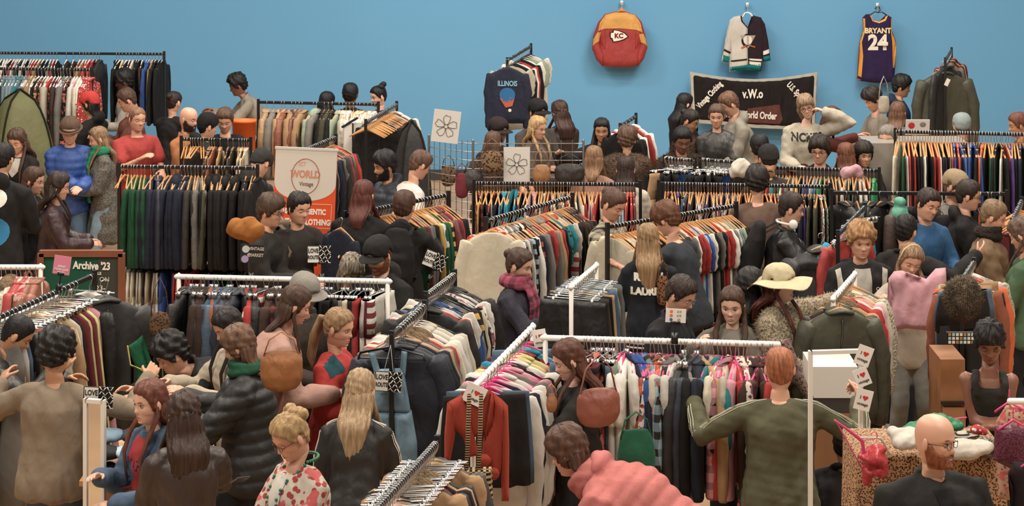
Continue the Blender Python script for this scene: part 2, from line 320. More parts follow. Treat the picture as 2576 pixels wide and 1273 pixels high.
# ---------------------------------------------------------------- garment meshes (origin at the rail, x = shoulder direction, y = along the rail)
_G = {}
def ringf(z, w, t, seed, amp, n=28, sq=.8, yo=0):
    an = np.linspace(0, 2*np.pi, n, endpoint=False); c, s_ = np.cos(an), np.sin(an)
    x = np.sign(c)*np.abs(c)**sq*w; y = np.sign(s_)*np.abs(s_)**.7*t
    y = y*(1+amp*(.6*np.sin(9*x/.25+seed*2.1+z*3)+.5*np.sin(17*x/.25+seed+z*5)))
    return np.c_[x, y+yo, np.full(n, z)]
def g_parts(ty, seed):
    if (ty, seed) in _G: return _G[ty, seed]
    rnd = random.Random(seed*31+ord(ty)); out = []; U = rnd.uniform
    bulk = {'P': 1.25, 'C': 1.1, 'J': 1.05, 'F': 1.15, 'U': 1.3}.get(ty, .9)
    T0 = .03
    if ty in 'XK':
        L = .98 if ty == 'X' else .48; W = .2 if ty == 'X' else .22; b = MB()
        if ty == 'K':
            b.grid([ringf(z, W*(1+.12*k), T0*(1.1+k), seed, .1+.5*k) for z, k in [(-.1, 0), (-.13, 0), (-.2, .25), (-.32, .6), (-.46, .95), (-.58, 1)]])
            out.append(('skirt_panel', b.mesh('skirt_panel'), 0))
        else:
            b.grid([ringf(z, w_, T0*t, seed, a) for z, w_, t, a in [(-.1, W, 1, .05), (-.13, W, 1, .05), (-.22, W*1.12, 1.2, .1), (-.34, W*1.15, 1.1, .1)]])
            out.append(('waist', b.mesh('waist'), 0))
            for sg in (-1, 1):
                q = MB(); q.grid([ringf(z, w_, T0*t, seed+sg, .2)+np.array((sg*xo, 0, 0)) for z, w_, t, xo in [(-.30, .11, 1, .11), (-.5, .1, 1.05, .115), (-.8, .09, .9, .12), (-L-.1, .1, .8, .125)]])
                out.append(('trouser_leg', q.mesh('trouser_leg'), 0))
        return _G.setdefault((ty, seed), out)
    L = {'S': .68, 'T': .7, 'J': .68, 'H': .74, 'P': .7, 'D': 1.0, 'B': .6, 'C': 1.0, 'O': .7, 'F': .75, 'U': .95, 'L': 1.15}[ty]*U(.94, 1.06); hw = .215*(1.06 if ty in 'JPCFU' else 1)
    b = MB(); prof = [(-.085, .05, .75), (-.095, .085, .9), (-.115, .14, .9), (-.14, .185, .95), (-.165, .22, 1), (-.2, .235, 1.05), (-.27, .24, 1.1)]
    rows = [(z, w_*hw/.235, t) for z, w_, t in prof]
    k = 7
    for i in range(1, k+1):
        q = i/k; z = -.27-(L-.2)*q
        rows.append((z, (hw+.005+(.02*q if ty != 'D' else .1*q)), 1.1+.25*q-(.35*(q > .93) if ty in 'SOJ' else 0)))
    R = []
    for z, w_, t in rows:
        tt = T0*t*bulk
        if ty == 'P': tt *= 1+.22*math.sin(z*2*math.pi/.09)
        R.append(ringf(z, w_, tt, seed, (.03 if z > -.17 else .05+.3*min(1, (-z-.17)/.5)) if ty != 'P' else .1))
    if ty in 'TSHB':       # open neck dip
        R[0][:, 2] -= .015*np.cos(np.linspace(0, 2*np.pi, 28, endpoint=False)*2)*.5
    b.grid(R); out.append(('garment_body', b.mesh('garment_body'), 0))
    if ty != 'D':
        sl = {'T': .22, 'B': .35}.get(ty, .6)
        for sg in (-1, 1):
            q = MB(); e = U(.0, .06); f_ = U(-.02, .02); n_ = 9
            pts = [(sg*(hw-.035+.038*math.sin(min(1, k_/n_*3)*1.57)+e*math.sin(k_/n_*2.6)*.7), f_*k_/n_, -.175-sl*(k_/n_)) for k_ in range(n_+1)]
            rad = [((.068-.026*k_/n_+(.012 if ty in 'TB' else 0)+.006*math.sin(k_*2.3+seed)+(.008*math.sin(k_*3) if ty == 'P' else 0)), T0*bulk*(1.15-.15*k_/n_)) for k_ in range(n_+1)]
            q.tube(pts, rad, 12); m_ = q.mesh('sleeve'); out.append(('sleeve', m_, 0))
    if ty in 'HJCP':
        q = MB(); an = np.linspace(0, 2*np.pi, 14, endpoint=False)
        q.tube([(math.cos(a)*.075, math.sin(a)*T0*.9, -.088-.012*math.cos(2*a)) for a in an], [(.012, .022)]*14, 8, ref=(0, 0, 1), close=True); out.append(('collar', q.mesh('collar'), 0))
    if ty in 'JPCF':
        q = MB(); q.tube([(.006*math.sin(i+seed), -T0*bulk*(1.03+.22*min(1, i/8))-.002, -.13-(L-.06)*i/12) for i in range(13)], [(.006, .003)]*13, 6); out.append(('zip', q.mesh('zip'), 2))
    if ty in 'FO':
        q = MB(); q.ell((0, T0*.5, -.12), (.13, T0*1.6, .075), 14); out.append(('fur_collar' if ty == 'F' else 'hood', q.mesh('collar'), 1 if ty == 'F' else 0))
    return _G.setdefault((ty, seed), out)
HG = {'w': ('#b98756', 'wood'), 'W': ('#e4e0d8', 'plastic'), 'k': ('#191818', 'plastic'), 'p': ('#d23a78', 'plastic'), 'c': ('#c9c6c2', 'metal'), 'z': ('#2aa9b0', 'plastic')}
def hanger_mesh(kind):
    key = ('hg', kind)
    if key in _G: return _G[key]
    b = MB(); r = .021; z0 = -.004
    hook = [(0, r*math.sin(a)*1.0, z0+r*math.cos(a)) for a in np.linspace(-2.2, 1.57, 9)]; hook = [(0, y, z) for _, y, z in hook]+[(0, .012, -.032), (0, 0, -.05), (0, 0, -.072 if kind != 'c' else -.085)]
    hook = [(y, 0, z) for _, y, z in hook]            # hook curls in the plane of the garment, round the rail
    b.tube(hook, .0026, 6, m=1)
    if kind == 'c':
        b.tube([(-.17, 0, -.085), (0, 0, -.083), (.17, 0, -.085)], .004, 6, m=0)
        for sg in (-1, 1): b.box((sg*.13, 0, -.1), (.018, .03, .045), m=1)
    else:
        pts = [(x, 0, -.074-.085*(abs(x)/.2)**1.1-.004) for x in np.linspace(-.195, .195, 11)]
        rr = [((.007 if kind == 'w' else .005)+.007*(1-abs(p[0])/.2), .007 if kind == 'w' else .006) for p in pts]; rr = [(a_, b_) for b_, a_ in rr]
        b.tube(pts, [(y, x) for x, y in rr], 8, m=0, ref=(0, 0, 1))
        if kind != 'w': b.tube([(-.18, 0, -.155), (.18, 0, -.155)], .004, 6, m=0)
    return _G.setdefault(key, b.mesh('hanger'))
RACKS = []
def gmat(tok):
    c = tok[1]; nm, hx = PAL[c]; ty = tok[0]
    r = random.random(); rgb = lin(hx); f_ = random.uniform(.82, 1.2); rgb = tuple(min(.9, v*f_) for v in rgb)
    rgb = tuple(round(v, 3) for v in rgb) if f_ > .9 else hx
    for ch, (w_, k) in PAT.items():
        if ch in tok: return mat(hx, k, ACC.get(c, '#2b2624')), w_, nm
    k = {'P': 'satin', 'J': random.choice(['cloth', 'cloth', 'satin']), 'F': 'cloth', 'U': 'fur', 'X': 'denim' if c in 'dl' else 'cloth'}.get(ty, 'cloth')
    if '!' in tok: k = 'leather'
    if '~' in tok: k = 'knit'
    f2 = random.choice((.75, .88, 1, 1.1)); q = tuple(round(v*f2, 3) for v in lin(hx))
    return mat(q, k), '', nm
def expand(spec):
    out = []
    for t in spec.split():
        m_ = re.match(r'(\d+)(.*)', t); n_, t = (int(m_[1]), m_[2]) if m_ else (1, t)
        out += [t]*n_
    return out
def place_garment(tok, P, yaw, th, hk, label, group, seed=None, sc=1.0):
    ty = tok[0]; seed = random.randint(0, 3) if seed is None else seed
    m, pw, cn = gmat(tok)
    nm = NAME[ty]; t = thing(nm, label, CAT[ty], P, yaw, group); t.scale = (sc, sc, sc)
    m2 = mat('#8d7355', 'fur')
    for pn, me, mi in g_parts(ty, seed):
        if pn in ('collar', 'hood', 'fur_collar'): ob(pn, me, main, [m2 if mi else m])
        else: o = ob(pn, me, t, [mat('#6b6660', 'metal') if mi == 2 else m]); o.scale = (1, th/.075, 1); o.location.z = -.006 if ty not in 'XK' else 0
        if pn == 'garment_body': main = o
    if hk: h = ob('hanger', hanger_mesh(hk), t, [mat(*HG[hk]), mat('#c9c4bd', 'metal')])
    return t
def rack(desc, A, B, z, spec, hk='w', col='k', t0=.03, t1=.97, sA=None, sB=None, lower=None, th=None, jit=6, turn=0, name='clothes_rack', label=None, posts=(1, 1), sc=1.0, zr=None, feet=True, rail='k', nogroup=False, r=None, base=0.0):
    """A = left end of the rail in the photograph, B = right end; z = height of the rail"""
    desc, _, rest = desc.partition('|'); label = label or (f'{rest} {desc}' if 0 else f'{desc}, {rest}')
    sA = sA or s_at(A[1], z); sB = sB or s_at(B[1], z); a = px2w(*A, sA); b = px2w(*B, sB); a.z = b.z = z
    d = b-a; Ln = d.length; u = d/Ln; yaw = math.atan2(u.y, u.x)     # rail direction
    root = thing(name, label, 'clothes rack', (a.x, a.y, base), yaw)
    wht = col == 'w'; mm = mat('#e6e2da', 'paint') if wht else mat('#161515', 'paint'); R = r or (.019 if wht else .016)
    zz = z-base
    q = MB(); (q.tube([(-.02, 0, zz), (Ln+.02, 0, zz)], R, 12, ref=(0, 0, 1), cap=1) if wht else q.box((Ln/2, 0, zz), (Ln+.03, .026, .032))); q.obj('top_rail', mm, root, smooth=wht, bevel=0 if wht else .003)
    for i, x in enumerate((0, Ln)):
        if not posts[i]: continue
        q = MB(); (q.tube([(x, 0, .03), (x, 0, zz+.015)], .016, 12, cap=1) if wht else q.box((x, 0, zz/2+.02), (.028, .028, zz+.03))); q.obj('upright', mm, root, smooth=wht)
        if feet: q = MB(); q.box((x, 0, .035), (.035, .62, .03)); q.obj('foot', mm, root, smooth=False)
    if feet: q = MB(); q.box((Ln/2, 0, .12), (Ln, .022, .022)); q.obj('lower_rail', mm, root, smooth=False)
    def hang(spec, z, t0, t1, hk, th, dsc):
        it = expand(spec); n_ = len(it)
        if not n_: return
        step = Ln*(t1-t0)/max(1, n_); th_ = th or min(.13, max(.022, step*1.02))
        # ordinals count only garments, from the left end
        k = 0; kh = 0
        for i, tok in enumerate(it):
            if tok == '-': continue
            f_ = t0+(t1-t0)*(i+.5+random.uniform(-.15, .15))/n_; P = a+u*(Ln*f_); P.z = z
            yw = yaw-math.pi/2+math.radians(turn+random.uniform(-jit, jit))
            if tok[0] == '_':
                kh += 1; hh = tok[1] if len(tok) > 1 else hk; wd = {'w': 'wooden', 'W': 'white plastic', 'k': 'black plastic', 'p': 'pink plastic', 'c': 'silver clip', 'z': 'turquoise'}[hh]
                o = ob('clothes_hanger', hanger_mesh(hh), None, [mat(*HG[hh]), mat('#c9c4bd', 'metal')], P, (0, 0, yw+random.uniform(-.2, .2)))
                tag(o, f'bare {wd} hanger, {ordn(kh)} from left on {dsc}', 'hanger', f'bare hangers on {dsc}'); continue
            k += 1; hh = hk
            if '/' in tok: tok, hh = tok.split('/')
            m, pw, cn = None, '', PAL[tok[1]][0]
            for ch, (w_, _) in PAT.items():
                if ch in tok: pw = w_+' '
            if '!' in tok: pw = 'leather '
            if '~' in tok: pw = 'knitted '
            lab = f'{cn} {pw}{TYP[tok[0]]}, {ordn(k)} from left on {dsc}'
            s_ = sc*(.9 if tok[0] in 'T' and 0 else 1)
            g = place_garment(tok, P, yw, th_*random.uniform(.9, 1.25), hh, lab, None if nogroup else f'garments on {dsc}', sc=s_)
            RACKS.append(g)
    hang(spec, z, t0, t1, hk, th, desc)
    if lower:
        lz, lspec, l0, l1, lhk = lower
        q = MB(); q.box((Ln/2, 0, lz-base), (Ln, .024, .028)); q.obj('second_rail', mm, root, smooth=False)
        hang(lspec, lz, l0, l1, lhk, None, 'lower rail of '+desc)
    return root, a, u, Ln, yaw
def clip_sign(name, label, px, py, s, w_, h, face, tilt=0, yaw=0, stem=None, backcol='#1c1b1b', th=.006):
    P = px2w(px, py, s); t = thing(name, label, 'sign', P, math.radians(yaw)); t.rotation_euler = (math.radians(-8), math.radians(tilt), math.radians(yaw))
    q = MB(); q.box((0, 0, 0), (w_, th, h)); q.obj('card', mat(face, 'flat', rough=.5), t, smooth=False)
    if stem:
        q = MB(); q.tube([(0, .005, -h/2+.01), (0, .005, -h/2-stem)], .005, 8); q.box((0, .0, -h/2), (.05, .016, .02)); q.box((0, .005, -h/2-stem), (.035, .05, .05)); q.obj('clip_stand', mat('#151414', 'plastic'), t)
    return t
# ---------------------------------------------------------------- people
SKIN = {'light': '#dba283', 'pale': '#e3b195', 'tan': '#c08862', 'brown': '#8a5740', 'dark': '#5f3a2b'}
HT = np.array([  # z, half width, front, back
 (.121, .004, .004, .012), (.117, .03, .03, .043), (.107, .049, .052, .066), (.09, .063, .071, .083), (.07, .071, .083, .094), (.048, .0755, .0895, .0995), (.03, .0765, .0915, .101), (.018, .0765, .0915, .1), (.01, .076, .0895, .099), (.003, .0755, .0885, .098), (-.005, .075, .088, .0965),
 (-.013, .0745, .0885, .0945), (-.021, .0735, .089, .092), (-.029, .0725, .089, .089), (-.037, .071, .089, .0855), (-.045, .069, .0885, .082), (-.053, .0665, .088, .0775), (-.06, .064, .0875, .0735), (-.066, .062, .0872, .0702), (-.072, .0595, .087, .067), (-.08, .0565, .0865, .064), (-.088, .053, .0855, .0615), (-.096, .049, .083, .0595), (-.103, .0455, .079, .058), (-.109, .0425, .071, .0575), (-.114, .0425, .056, .0575), (-.119, .045, .042, .0575), (-.13, .05, .034, .0575), (-.15, .0525, .0305, .059), (-.175, .0555, .0315, .062), (-.2, .062, .037, .066), (-.23, .085, .045, .07), (-.26, .11, .05, .075)])
def head_rings(hi, fem):
    n = 72 if hi else 44
    t = np.linspace(0, 1, n, endpoint=False)*2-1; th = np.sign(t)*np.abs(t)**(1.35)*np.pi      # denser at the front
    Z = HT[:, 0]
    if hi:
        zs = []
        for i in range(len(Z)-1): zs += [Z[i], (Z[i]+Z[i+1])/2]
        zs = np.array(zs+[Z[-1]])
    else: zs = Z
    A = np.interp(-zs, -Z, HT[:, 1]); Fr = np.interp(-zs, -Z, HT[:, 2]); Bk = np.interp(-zs, -Z, HT[:, 3])
    if fem: A = A*np.where(zs < -.05, .93, .97); 
    if fem: A = A*np.where(zs < -.12, .9, 1); 
    rings = []; tint = []
    g = lambda v, s_: np.exp(-(v/s_)**2)
    for z, a, f, b in zip(zs, A, Fr, Bk):
        s_, c = np.sin(th), np.cos(th); x = np.sign(s_)*np.abs(s_)**.92*a; dep = np.where(c > 0, f, b); y = -np.sign(c)*np.abs(c)**.95*dep
        if z < -.12: y += np.interp(-z, [.12, .26], [.0, .012])
        fr = np.clip(c*2, 0, 1)
        no = np.interp(z, [-.05, -.043, -.036, -.03, -.02, -.005, .012, .026], [0, .007, .017, .021, .015, .008, .003, 0])
        d = no*g(x, .0085 if z > -.02 else .013)*(.9 if fem else 1.05)
        d += -.010*(g(x-.031, .017)+g(x+.031, .017))*g(z-.003, .012)+(.0045 if not fem else .002)*g(z-.024, .008)*g(x, .05)
        d += .005*(g(x-.044, .016)+g(x+.044, .016))*g(z+.026, .016)
        d += .0055*g(x, .02)*g(z+.0625, .005)+.0065*g(x, .017)*g(z+.0745, .0055)-.0035*g(x, .022)*g(z+.068, .0026)-.004*g(x, .02)*g(z+.085, .005)+.006*g(x, .018)*g(z+.098, .01)
        d += -.004*g(x, .006)*g(z+.052, .006)
        y = y-d*fr
        rings.append(np.c_[x, y, np.full(n, z)])
        lip = g(x, .019)*np.maximum(g(z+.0625, .005), g(z+.0745, .006))*(c > 0); ck = (g(x-.045, .02)+g(x+.045, .02))*g(z+.03, .02)*(c > 0)*.6+g(x, .012)*g(z+.03, .01)*.5
        ml = g(x, .021)*g(z+.068, .0022)*(c > 0)
        lip = np.clip(lip*1.3, 0, 1)*(1.0 if fem else .6)
        T = np.c_[1-.12*lip-.55*ml, 1-.42*lip-.10*ck-.7*ml, 1-.35*lip-.10*ck-.7*ml]; tint.append(T)
    return zs, th, rings, np.concatenate(tint)
_H = {}
def head_mb(hi, fem, look, smile=False):
    k = (hi, fem, look, smile)
    if k in _H: return _H[k]
    zs, th, R, T = head_rings(hi, fem); b = MB(); b.grid(R, 0, tint=T)
    for sg in (-1, 1):
        b.ell((sg*.0775, .008, -.006), (.008, .018, .031), 12, 0, Matrix.Rotation(sg*.35, 3, 'Z'), 8); b.ell((sg*.081, .002, -.002), (.005, .009, .018), 8, 0, Matrix.Rotation(sg*.35, 3, 'Z'), 6, tint=(.72, .62, .6))
        ex, ey, ez = sg*.031, -.0765, .003
        if look == 'down':
            b.ell((ex, ey+.001, ez), (.0155, .009, .0085), 12, 0, None, 8); b.tube([(ex+(q)*.0145, ey-.0075+.003*abs(q), ez-.0055+.0025*q*q) for q in (-1, -.5, 0, .5, 1)], .0011, 6, 2)
        else:
            b.ell((ex, ey, ez-.0005), (.0135, .0085, .005), 12, 1, None, 8); b.ell((ex, ey-.0062, ez-.0003), (.0052, .003, .0056), 10, 2, None, 6)
            b.tube([(ex+q*.0145, ey-.0075+.004*abs(q), ez+.0054-.0045*q*q) for q in (-1, -.5, 0, .5, 1)], .0014, 6, 2)
        b.tube([(sg*q, -.0895+.012*((q-.016)/.03)**2*.8, .0235+.004*math.sin((q-.014)/.034*2.2)) for q in (.014, .022, .03, .038, .046)], [(.0022, .003)]*4+[(.0012, .0015)], 6, 3)
    if smile: b.tube([(q*.022, -.0945+.009*q*q, -.0685+.005*q*q) for q in (-1, -.5, 0, .5, 1)], [(.001, .001), (.002, .0025), (.002, .0032), (.002, .0025), (.001, .001)], 6, 1)
    return _H.setdefault(k, b)
def hand_mb(pose, hi):
    k = ('hand', pose, hi)
    if k in _H: return _H[k]
    b = MB(); curl = {'relax': (.30, .35, .25), 'grip': (.9, 1.1, .7), 'pinch': (.7, .6, .3), 'flat': (.08, .08, .05)}[pose]
    # wrist at origin, fingers towards -z, palm faces +x(inner side), thumb towards -y
    b.tube([(0, 0, .01), (0, 0, -.02), (0, 0, -.05), (0, .002, -.085)], [(.017, .024), (.016, .03), (.015, .039), (.012, .038)], 12, ref=(1, 0, 0))
    for i, (y, l) in enumerate(((-.029, .072), (-.0095, .08), (.0105, .075), (.029, .06))):
        p = np.array((0, y, -.083)); a = .05*i; pts = [p+np.array((0, 0, .02)), p]
        for j, (q, fr) in enumerate(zip(curl, (.45, .3, .25))): a += q; p = p+l*fr*np.array((math.sin(a), 0, -math.cos(a))); pts.append(p)
        b.tube(pts, [.009, .0092, .0085, .0078, .0065], 8, ref=(0, 1, 0), cap=2)
    t0 = np.array((.004, -.028, -.03)); b.tube([t0, t0+(.008, -.018, -.022), t0+(.017+.01*(pose != 'flat'), -.028, -.045), t0+(.026+.014*(pose != 'flat'), -.03, -.066)], [.0125, .011, .0095, .0075], 8, ref=(0, 1, 0))
    o = b.fuse(.0042 if hi else .0065, 2); o.m = [0]*len(o.f)
    return _H.setdefault(k, o)
def ik(Sh, T, l1, l2, pole):
    d = T-Sh; L = d.length; mx = (l1+l2)*.995
    if L > mx: d = d*(mx/L); T = Sh+d; L = mx
    a = (l1*l1-l2*l2+L*L)/(2*L); h = math.sqrt(max(0, l1*l1-a*a)); dn = d.normalized(); p = pole-dn*pole.dot(dn)
    p = p.normalized() if p.length > 1e-4 else Vector((0, 1, 0))
    return Sh+dn*a+p*h, T
ARM = {'down': (.07, .04, -.53), 'browse': (.0, .42, -.12), 'bent': (-.06, .33, -.28), 'up': (.05, .38, .1), 'hip': (.16, .08, -.42), 'phone': (-.1, .34, -.15), 'fold': (-.22, .24, -.27), 'high': (.1, .2, .4), 'head': (.02, .06, .2), 'side': (.35, .3, -.1), 'reach': (.02, .5, -.02)}
NP = [0]; CAPO = []
def P(label, px, py, yaw=0, lean=4, hy=0, hp=12, hr=0, k=None, fem=False, s=None, drop=0, skin='light', hair=('short', '#3a2a1f'), top=('jacket', '#22201f'), legs='#24262c', R='bent', L='bent', beard=None, glasses=None, look='down', ex=(), pants='trousers', extra_label=None, smile=False, bulk=1.0, walk=0, roll=0, hand=('relax', 'relax'), cat='person'):
    NP[0] += 1; seed = NP[0]; k = k or (.95 if fem else 1.0)
    yr, lr = math.radians(yaw), math.radians(lean)
    ZR = Matrix.Rotation(yr, 3, 'Z'); TR = Matrix.Rotation(lr, 3, 'X')@Matrix.Rotation(math.radians(roll), 3, 'Y')       # torso frame: z up the spine
    def off(k):
        nb = TR@Vector((0, 0, .515*k)); nk = Matrix.Rotation(lr*.6+math.radians(hp)*.35, 3, 'X')@Vector((0, -.008, .162*k if not fem else .157*k)); return nb, nk
    nb, nk = off(k)
    if s is None: s = s_at(py, .93*k+nb.z+nk.z-drop)
    W = px2w(px, py, s)
    for _ in range(3):
        hz = W.z-(nb+nk).z
        if hz > .97*k: k = k*min(1.2, (W.z)/(.95*k+(nb+nk).z)); nb, nk = off(k)
        else: break
    hz = min(W.z-(nb+nk).z, .99*k)
    base = W-ZR@(nb+nk); root = thing('person', label, 'person', (base.x, base.y, 0), yr)
    hip = Vector((0, 0, hz)); neck = hip+nb; head = neck+nk
    hi = s > 320
    HR = Matrix.Rotation(math.radians(hy), 3, 'Z')@Matrix.Rotation(math.radians(hp), 3, 'X')@Matrix.Rotation(math.radians(hr), 3, 'Y')
    hs = 1.0*(.97+.03*k)*(.97 if fem else 1.02)
    # limbs
    sw = (.155 if fem else .18)*(1+(bulk-1)*.6)
    sho = {}; elb = {}; wri = {}
    for nm, sg, tg in (('R', -1, R), ('L', 1, L)):
        o_, f_, u_ = ARM[tg] if isinstance(tg, str) else tg
        sh = hip+TR@Vector((sg*sw*k, .01, .425*k)); T = sh+Vector((sg*o_, -f_, u_))*k
        e, t = ik(sh, T, .285*k, .255*k, Vector((sg*.5, .6, -.8)) if u_ < .15 else Vector((sg*.9, .1, -.6))); sho[nm], elb[nm], wri[nm] = sh, e, t
    knee = {}; ank = {}; hj = {}
    for nm, sg in (('R', -1), ('L', 1)):
        h_ = hip+Vector((sg*.085*k, 0, -.02)); f_ = Vector((sg*.1*k, -walk*.25*sg, .085))
        if drop > .3: f_.y -= .28
        kn, an = ik(h_, f_, .43*k, .43*k, Vector((0, -1, .1))); knee[nm], ank[nm], hj[nm] = kn, f_, h_
    def limbpts(a, b, c): return [a, a.lerp(b, .33), a.lerp(b, .7), b, b.lerp(c, .3), b.lerp(c, .7), c]
    def torso(mb, inf, rows):
        pts = []; rad = []
        for q, a, b_, yo in rows: p = hip+TR@Vector((0, yo*k, q*k)); pts.append(tuple(p)); rad.append((a*k*bulk+inf, b_*k*bulk+inf))
        mb.tube(pts, rad, 24, ref=tuple(TR@Vector((1, 0, 0))), cap=2, ck=.22)
    tf = .92 if fem else 1.0
    ROW = [(-.06, .15, .11, 0), (.0, .155*(1.04 if fem else 1), .115, 0), (.1, .14*tf, .1, 0), (.2, .135*tf, .098, -.002), (.3, .148*tf, .115 if not fem else .12, -.008), (.37, .155*tf, .112, -.004), (.42, .14*tf, .095, .0), (.46, .1*tf, .072, .005), (.505, .055, .05, .008)]
    sk = MB(); torso(sk, -.006, ROW)
    for nm in 'RL':
        sk.tube([tuple(p) for p in limbpts(sho[nm], elb[nm], wri[nm])], [.05*k, .047*k, .042*k, .037*k, .038*k, .029*k, .024*k], 12)
        sk.tube([tuple(p) for p in limbpts(hj[nm], knee[nm], ank[nm])], [.082*k, .078*k, .062*k, .052*k, .053*k, .042*k, .034*k], 12)
    body = sk.fuse(.02, 3); full = MB(); full.add(body.v[0], body.f)
    # head + neck, blended to the torso frame
    hb = head_mb(hi, fem, look, smile); V = np.concatenate(hb.v)*hs*np.array((1.05, 1, 1)); Hm = np.array(HR); hd = np.array(head)
    A = V@Hm.T+hd; NR = Matrix.Rotation(lr*.7, 3, 'X'); q = V.copy(); q[:, 2] += .0; 
    B = (V*np.array((1, 1, 1)))@np.array(NR).T+hd; bb = np.clip((-V[:, 2]/hs-.105)/.06, 0, 1)[:, None]; bb = bb*bb*(3-2*bb); HV = A*(1-bb)+B*bb
    full.add(HV, hb.f, hb.m, np.concatenate(hb.t))
    handpos = {}
    for nm, sg, ps in (('R', -1, hand[0]), ('L', 1, hand[1])):
        hm = hand_mb(ps, hi); d = (wri[nm]-elb[nm]).normalized(); z = -d; inner = Vector((-sg, -.15, 0)) if abs(d.z) > .6 else Vector((-sg*.5, 0, -.8)); x = (inner-z*inner.dot(z)).normalized(); y = z.cross(x)
        M = Matrix((x, y, z)).transposed()
        Vh = np.concatenate(hm.v)*(.96 if fem else 1.05)*k; Vh = Vh*np.array((1, 1 if sg < 0 else -1, 1)); 
        if sg > 0: fh = [t[::-1] for t in hm.f]
        else: fh = hm.f
        # thumb side forward/up
        full.add(Vh@np.array(M).T+np.array(wri[nm]), fh); handpos[nm] = wri[nm]+d*.08
    bodyo = ob('body', full.mesh('body', tint=True), root, [mat(SKIN.get(skin, skin), 'skin'), mat('#b8aca0', 'flat'), mat('#17110e', 'plastic'), mat(hair[1] if hair[0] not in ('none',) else '#5a4030', 'flat')])
    # upper garment
    st, tc = top[0], top[1]; tk = top[2] if len(top) > 2 else {'jacket': 'cloth', 'puffer': 'satin', 'leather': 'leather', 'knit': 'knit', 'fur': 'fur', 'tee': 'cloth', 'coat': 'cloth', 'hoodie': 'cloth', 'shirt': 'cloth', 'vest': 'cloth', 'sweater': 'cloth'}[st]
    tc2 = top[3] if len(top) > 3 else None; tsc = top[4] if len(top) > 4 else 1.0
    inf = {'tee': .012, 'shirt': .014, 'sweater': .02, 'knit': .024, 'hoodie': .024, 'jacket': .026, 'leather': .024, 'coat': .028, 'puffer': .045, 'fur': .045, 'vest': .006}[st]
    g = MB(); rows = list(ROW); hem = {'coat': -.42, 'vest': .05}.get(st, -.1)
    if st == 'coat' or hem < -.2: rows = [(-.42, .185, .15, -.01), (-.25, .175, .14, 0), (-.1, .16, .125, 0)]+rows[1:]
    elif st == 'vest': rows = [(-.02, .15, .11, 0)]+rows[2:6]
    else: rows = [(-.15, .162, .122, 0), (-.09, .166, .124, 0), (-.03, .16, .12, 0)]+rows[1:]
    rows = [(a, b_, c+.006, d_) for a, b_, c, d_ in rows]
    if rows[-1][0] > .5: rows[-1] = (.476, .078, .066, .006)
    torso(g, inf, rows)
    if st == 'vest':
        for sg in (-1, 1): g.tube([tuple(hip+TR@Vector((sg*x*k, y*k, z*k))) for x, y, z in ((.085, -.115, .34), (.095, -.1, .42), (.085, -.02, .475), (.085, .06, .45), (.08, .1, .34))], [(.03, .012)]*5, 10, ref=(1, 0, 0))
    if st != 'vest':
        for nm in 'RL':
            sg = -1 if nm == 'R' else 1; nk_ = hip+TR@Vector((sg*.055*k, .012, .462*k)); pts = [nk_, nk_.lerp(sho[nm], .5)+TR@Vector((0, 0, .006))]+limbpts(sho[nm], elb[nm], wri[nm]); rr = [.04, .044, .051, .056, .053, .05, .05, .043, .037]
            if st == 'tee': pts = pts[:5]; rr = [.04, .044, .053, .062, .066]
            g.tube([tuple(p) for p in pts], [(r*k+inf*.75) for r in rr], 14, cap=2)
    if st in ('hoodie', 'puffer', 'coat') or 'hood' in ex:
        if 'nohood' not in ex and hair[0] not in ('long', 'wavy', 'half'):
            c = neck+TR@Vector((0, .085, .0)); g.ell(tuple(c), (.105, .06, .085), 14, 0, TR@Matrix.Rotation(-.5, 3, 'X'))
    if st in ('jacket', 'leather', 'puffer', 'coat', 'shirt', 'hoodie', 'knit') and 'nocollar' not in ex:
        an = np.linspace(0, 2*np.pi, 16, endpoint=False); g.tube([tuple(neck+TR@Vector((math.cos(a)*.07, .008+math.sin(a)*.066, -.005+.018*math.sin(a)))) for a in an], .017, 8, close=True)
    gm = g.fuse(.0125 if hi else .016, 3); GV = gm.v[0]; GN = gm.nrm
    GV = wrinkle(GV, GN, {'tee': .004, 'puffer': .003, 'vest': .001, 'fur': .006}.get(st, .0085)*1.15, seed, 11, 8)
    rel = (GV-np.array(hip))@np.array(TR)        # torso frame
    if st == 'puffer': GV = GV+GN*(.011*np.abs(np.sin(rel[:, 2]*math.pi/.075))-.004)[:, None]
    if st == 'fur': GV = GV+GN*(.008*np.random.RandomState(seed).rand(len(GV)))[:, None]
    gg = MB(); gg.add(GV, gm.f)
    if st == 'fur': tufts(gg, GV, GN, 5000, .02, .0035, seed)
    _ = None; gname = {'tee': 't_shirt', 'shirt': 'shirt', 'sweater': 'sweater', 'knit': 'knitted_sweater', 'hoodie': 'hoodie', 'jacket': 'jacket', 'leather': 'leather_jacket', 'coat': 'coat', 'puffer': 'puffer_jacket', 'fur': 'fluffy_coat', 'vest': 'waistcoat'}[st]
    topo = ob(gname, gg.mesh(gname), root, [mat(tc, tk, tc2, tsc)])
    # trousers, shoes
    lg = MB()
    if pants == 'skirt':
        pts = [hip+Vector((0, 0, q*k)) for q in (.04, -.05, -.2, -.4)]; lg.tube([tuple(p) for p in pts], [(.15*k, .115*k), (.17*k, .135*k), (.19*k, .16*k), (.22*k, .2*k)], 20)
    else:
        lg.tube([tuple(hip+Vector((0, 0, q*k))) for q in (.06, 0, -.06, -.1)], [(.152*k, .115*k), (.163*k, .124*k), (.165*k, .125*k), (.15*k, .11*k)], 20)
        for nm in 'RL': lg.tube([tuple(p) for p in limbpts(hj[nm], knee[nm], ank[nm])], [.098*k, .094*k, .08*k, .072*k, .072*k, .068*k, .07*k], 14)
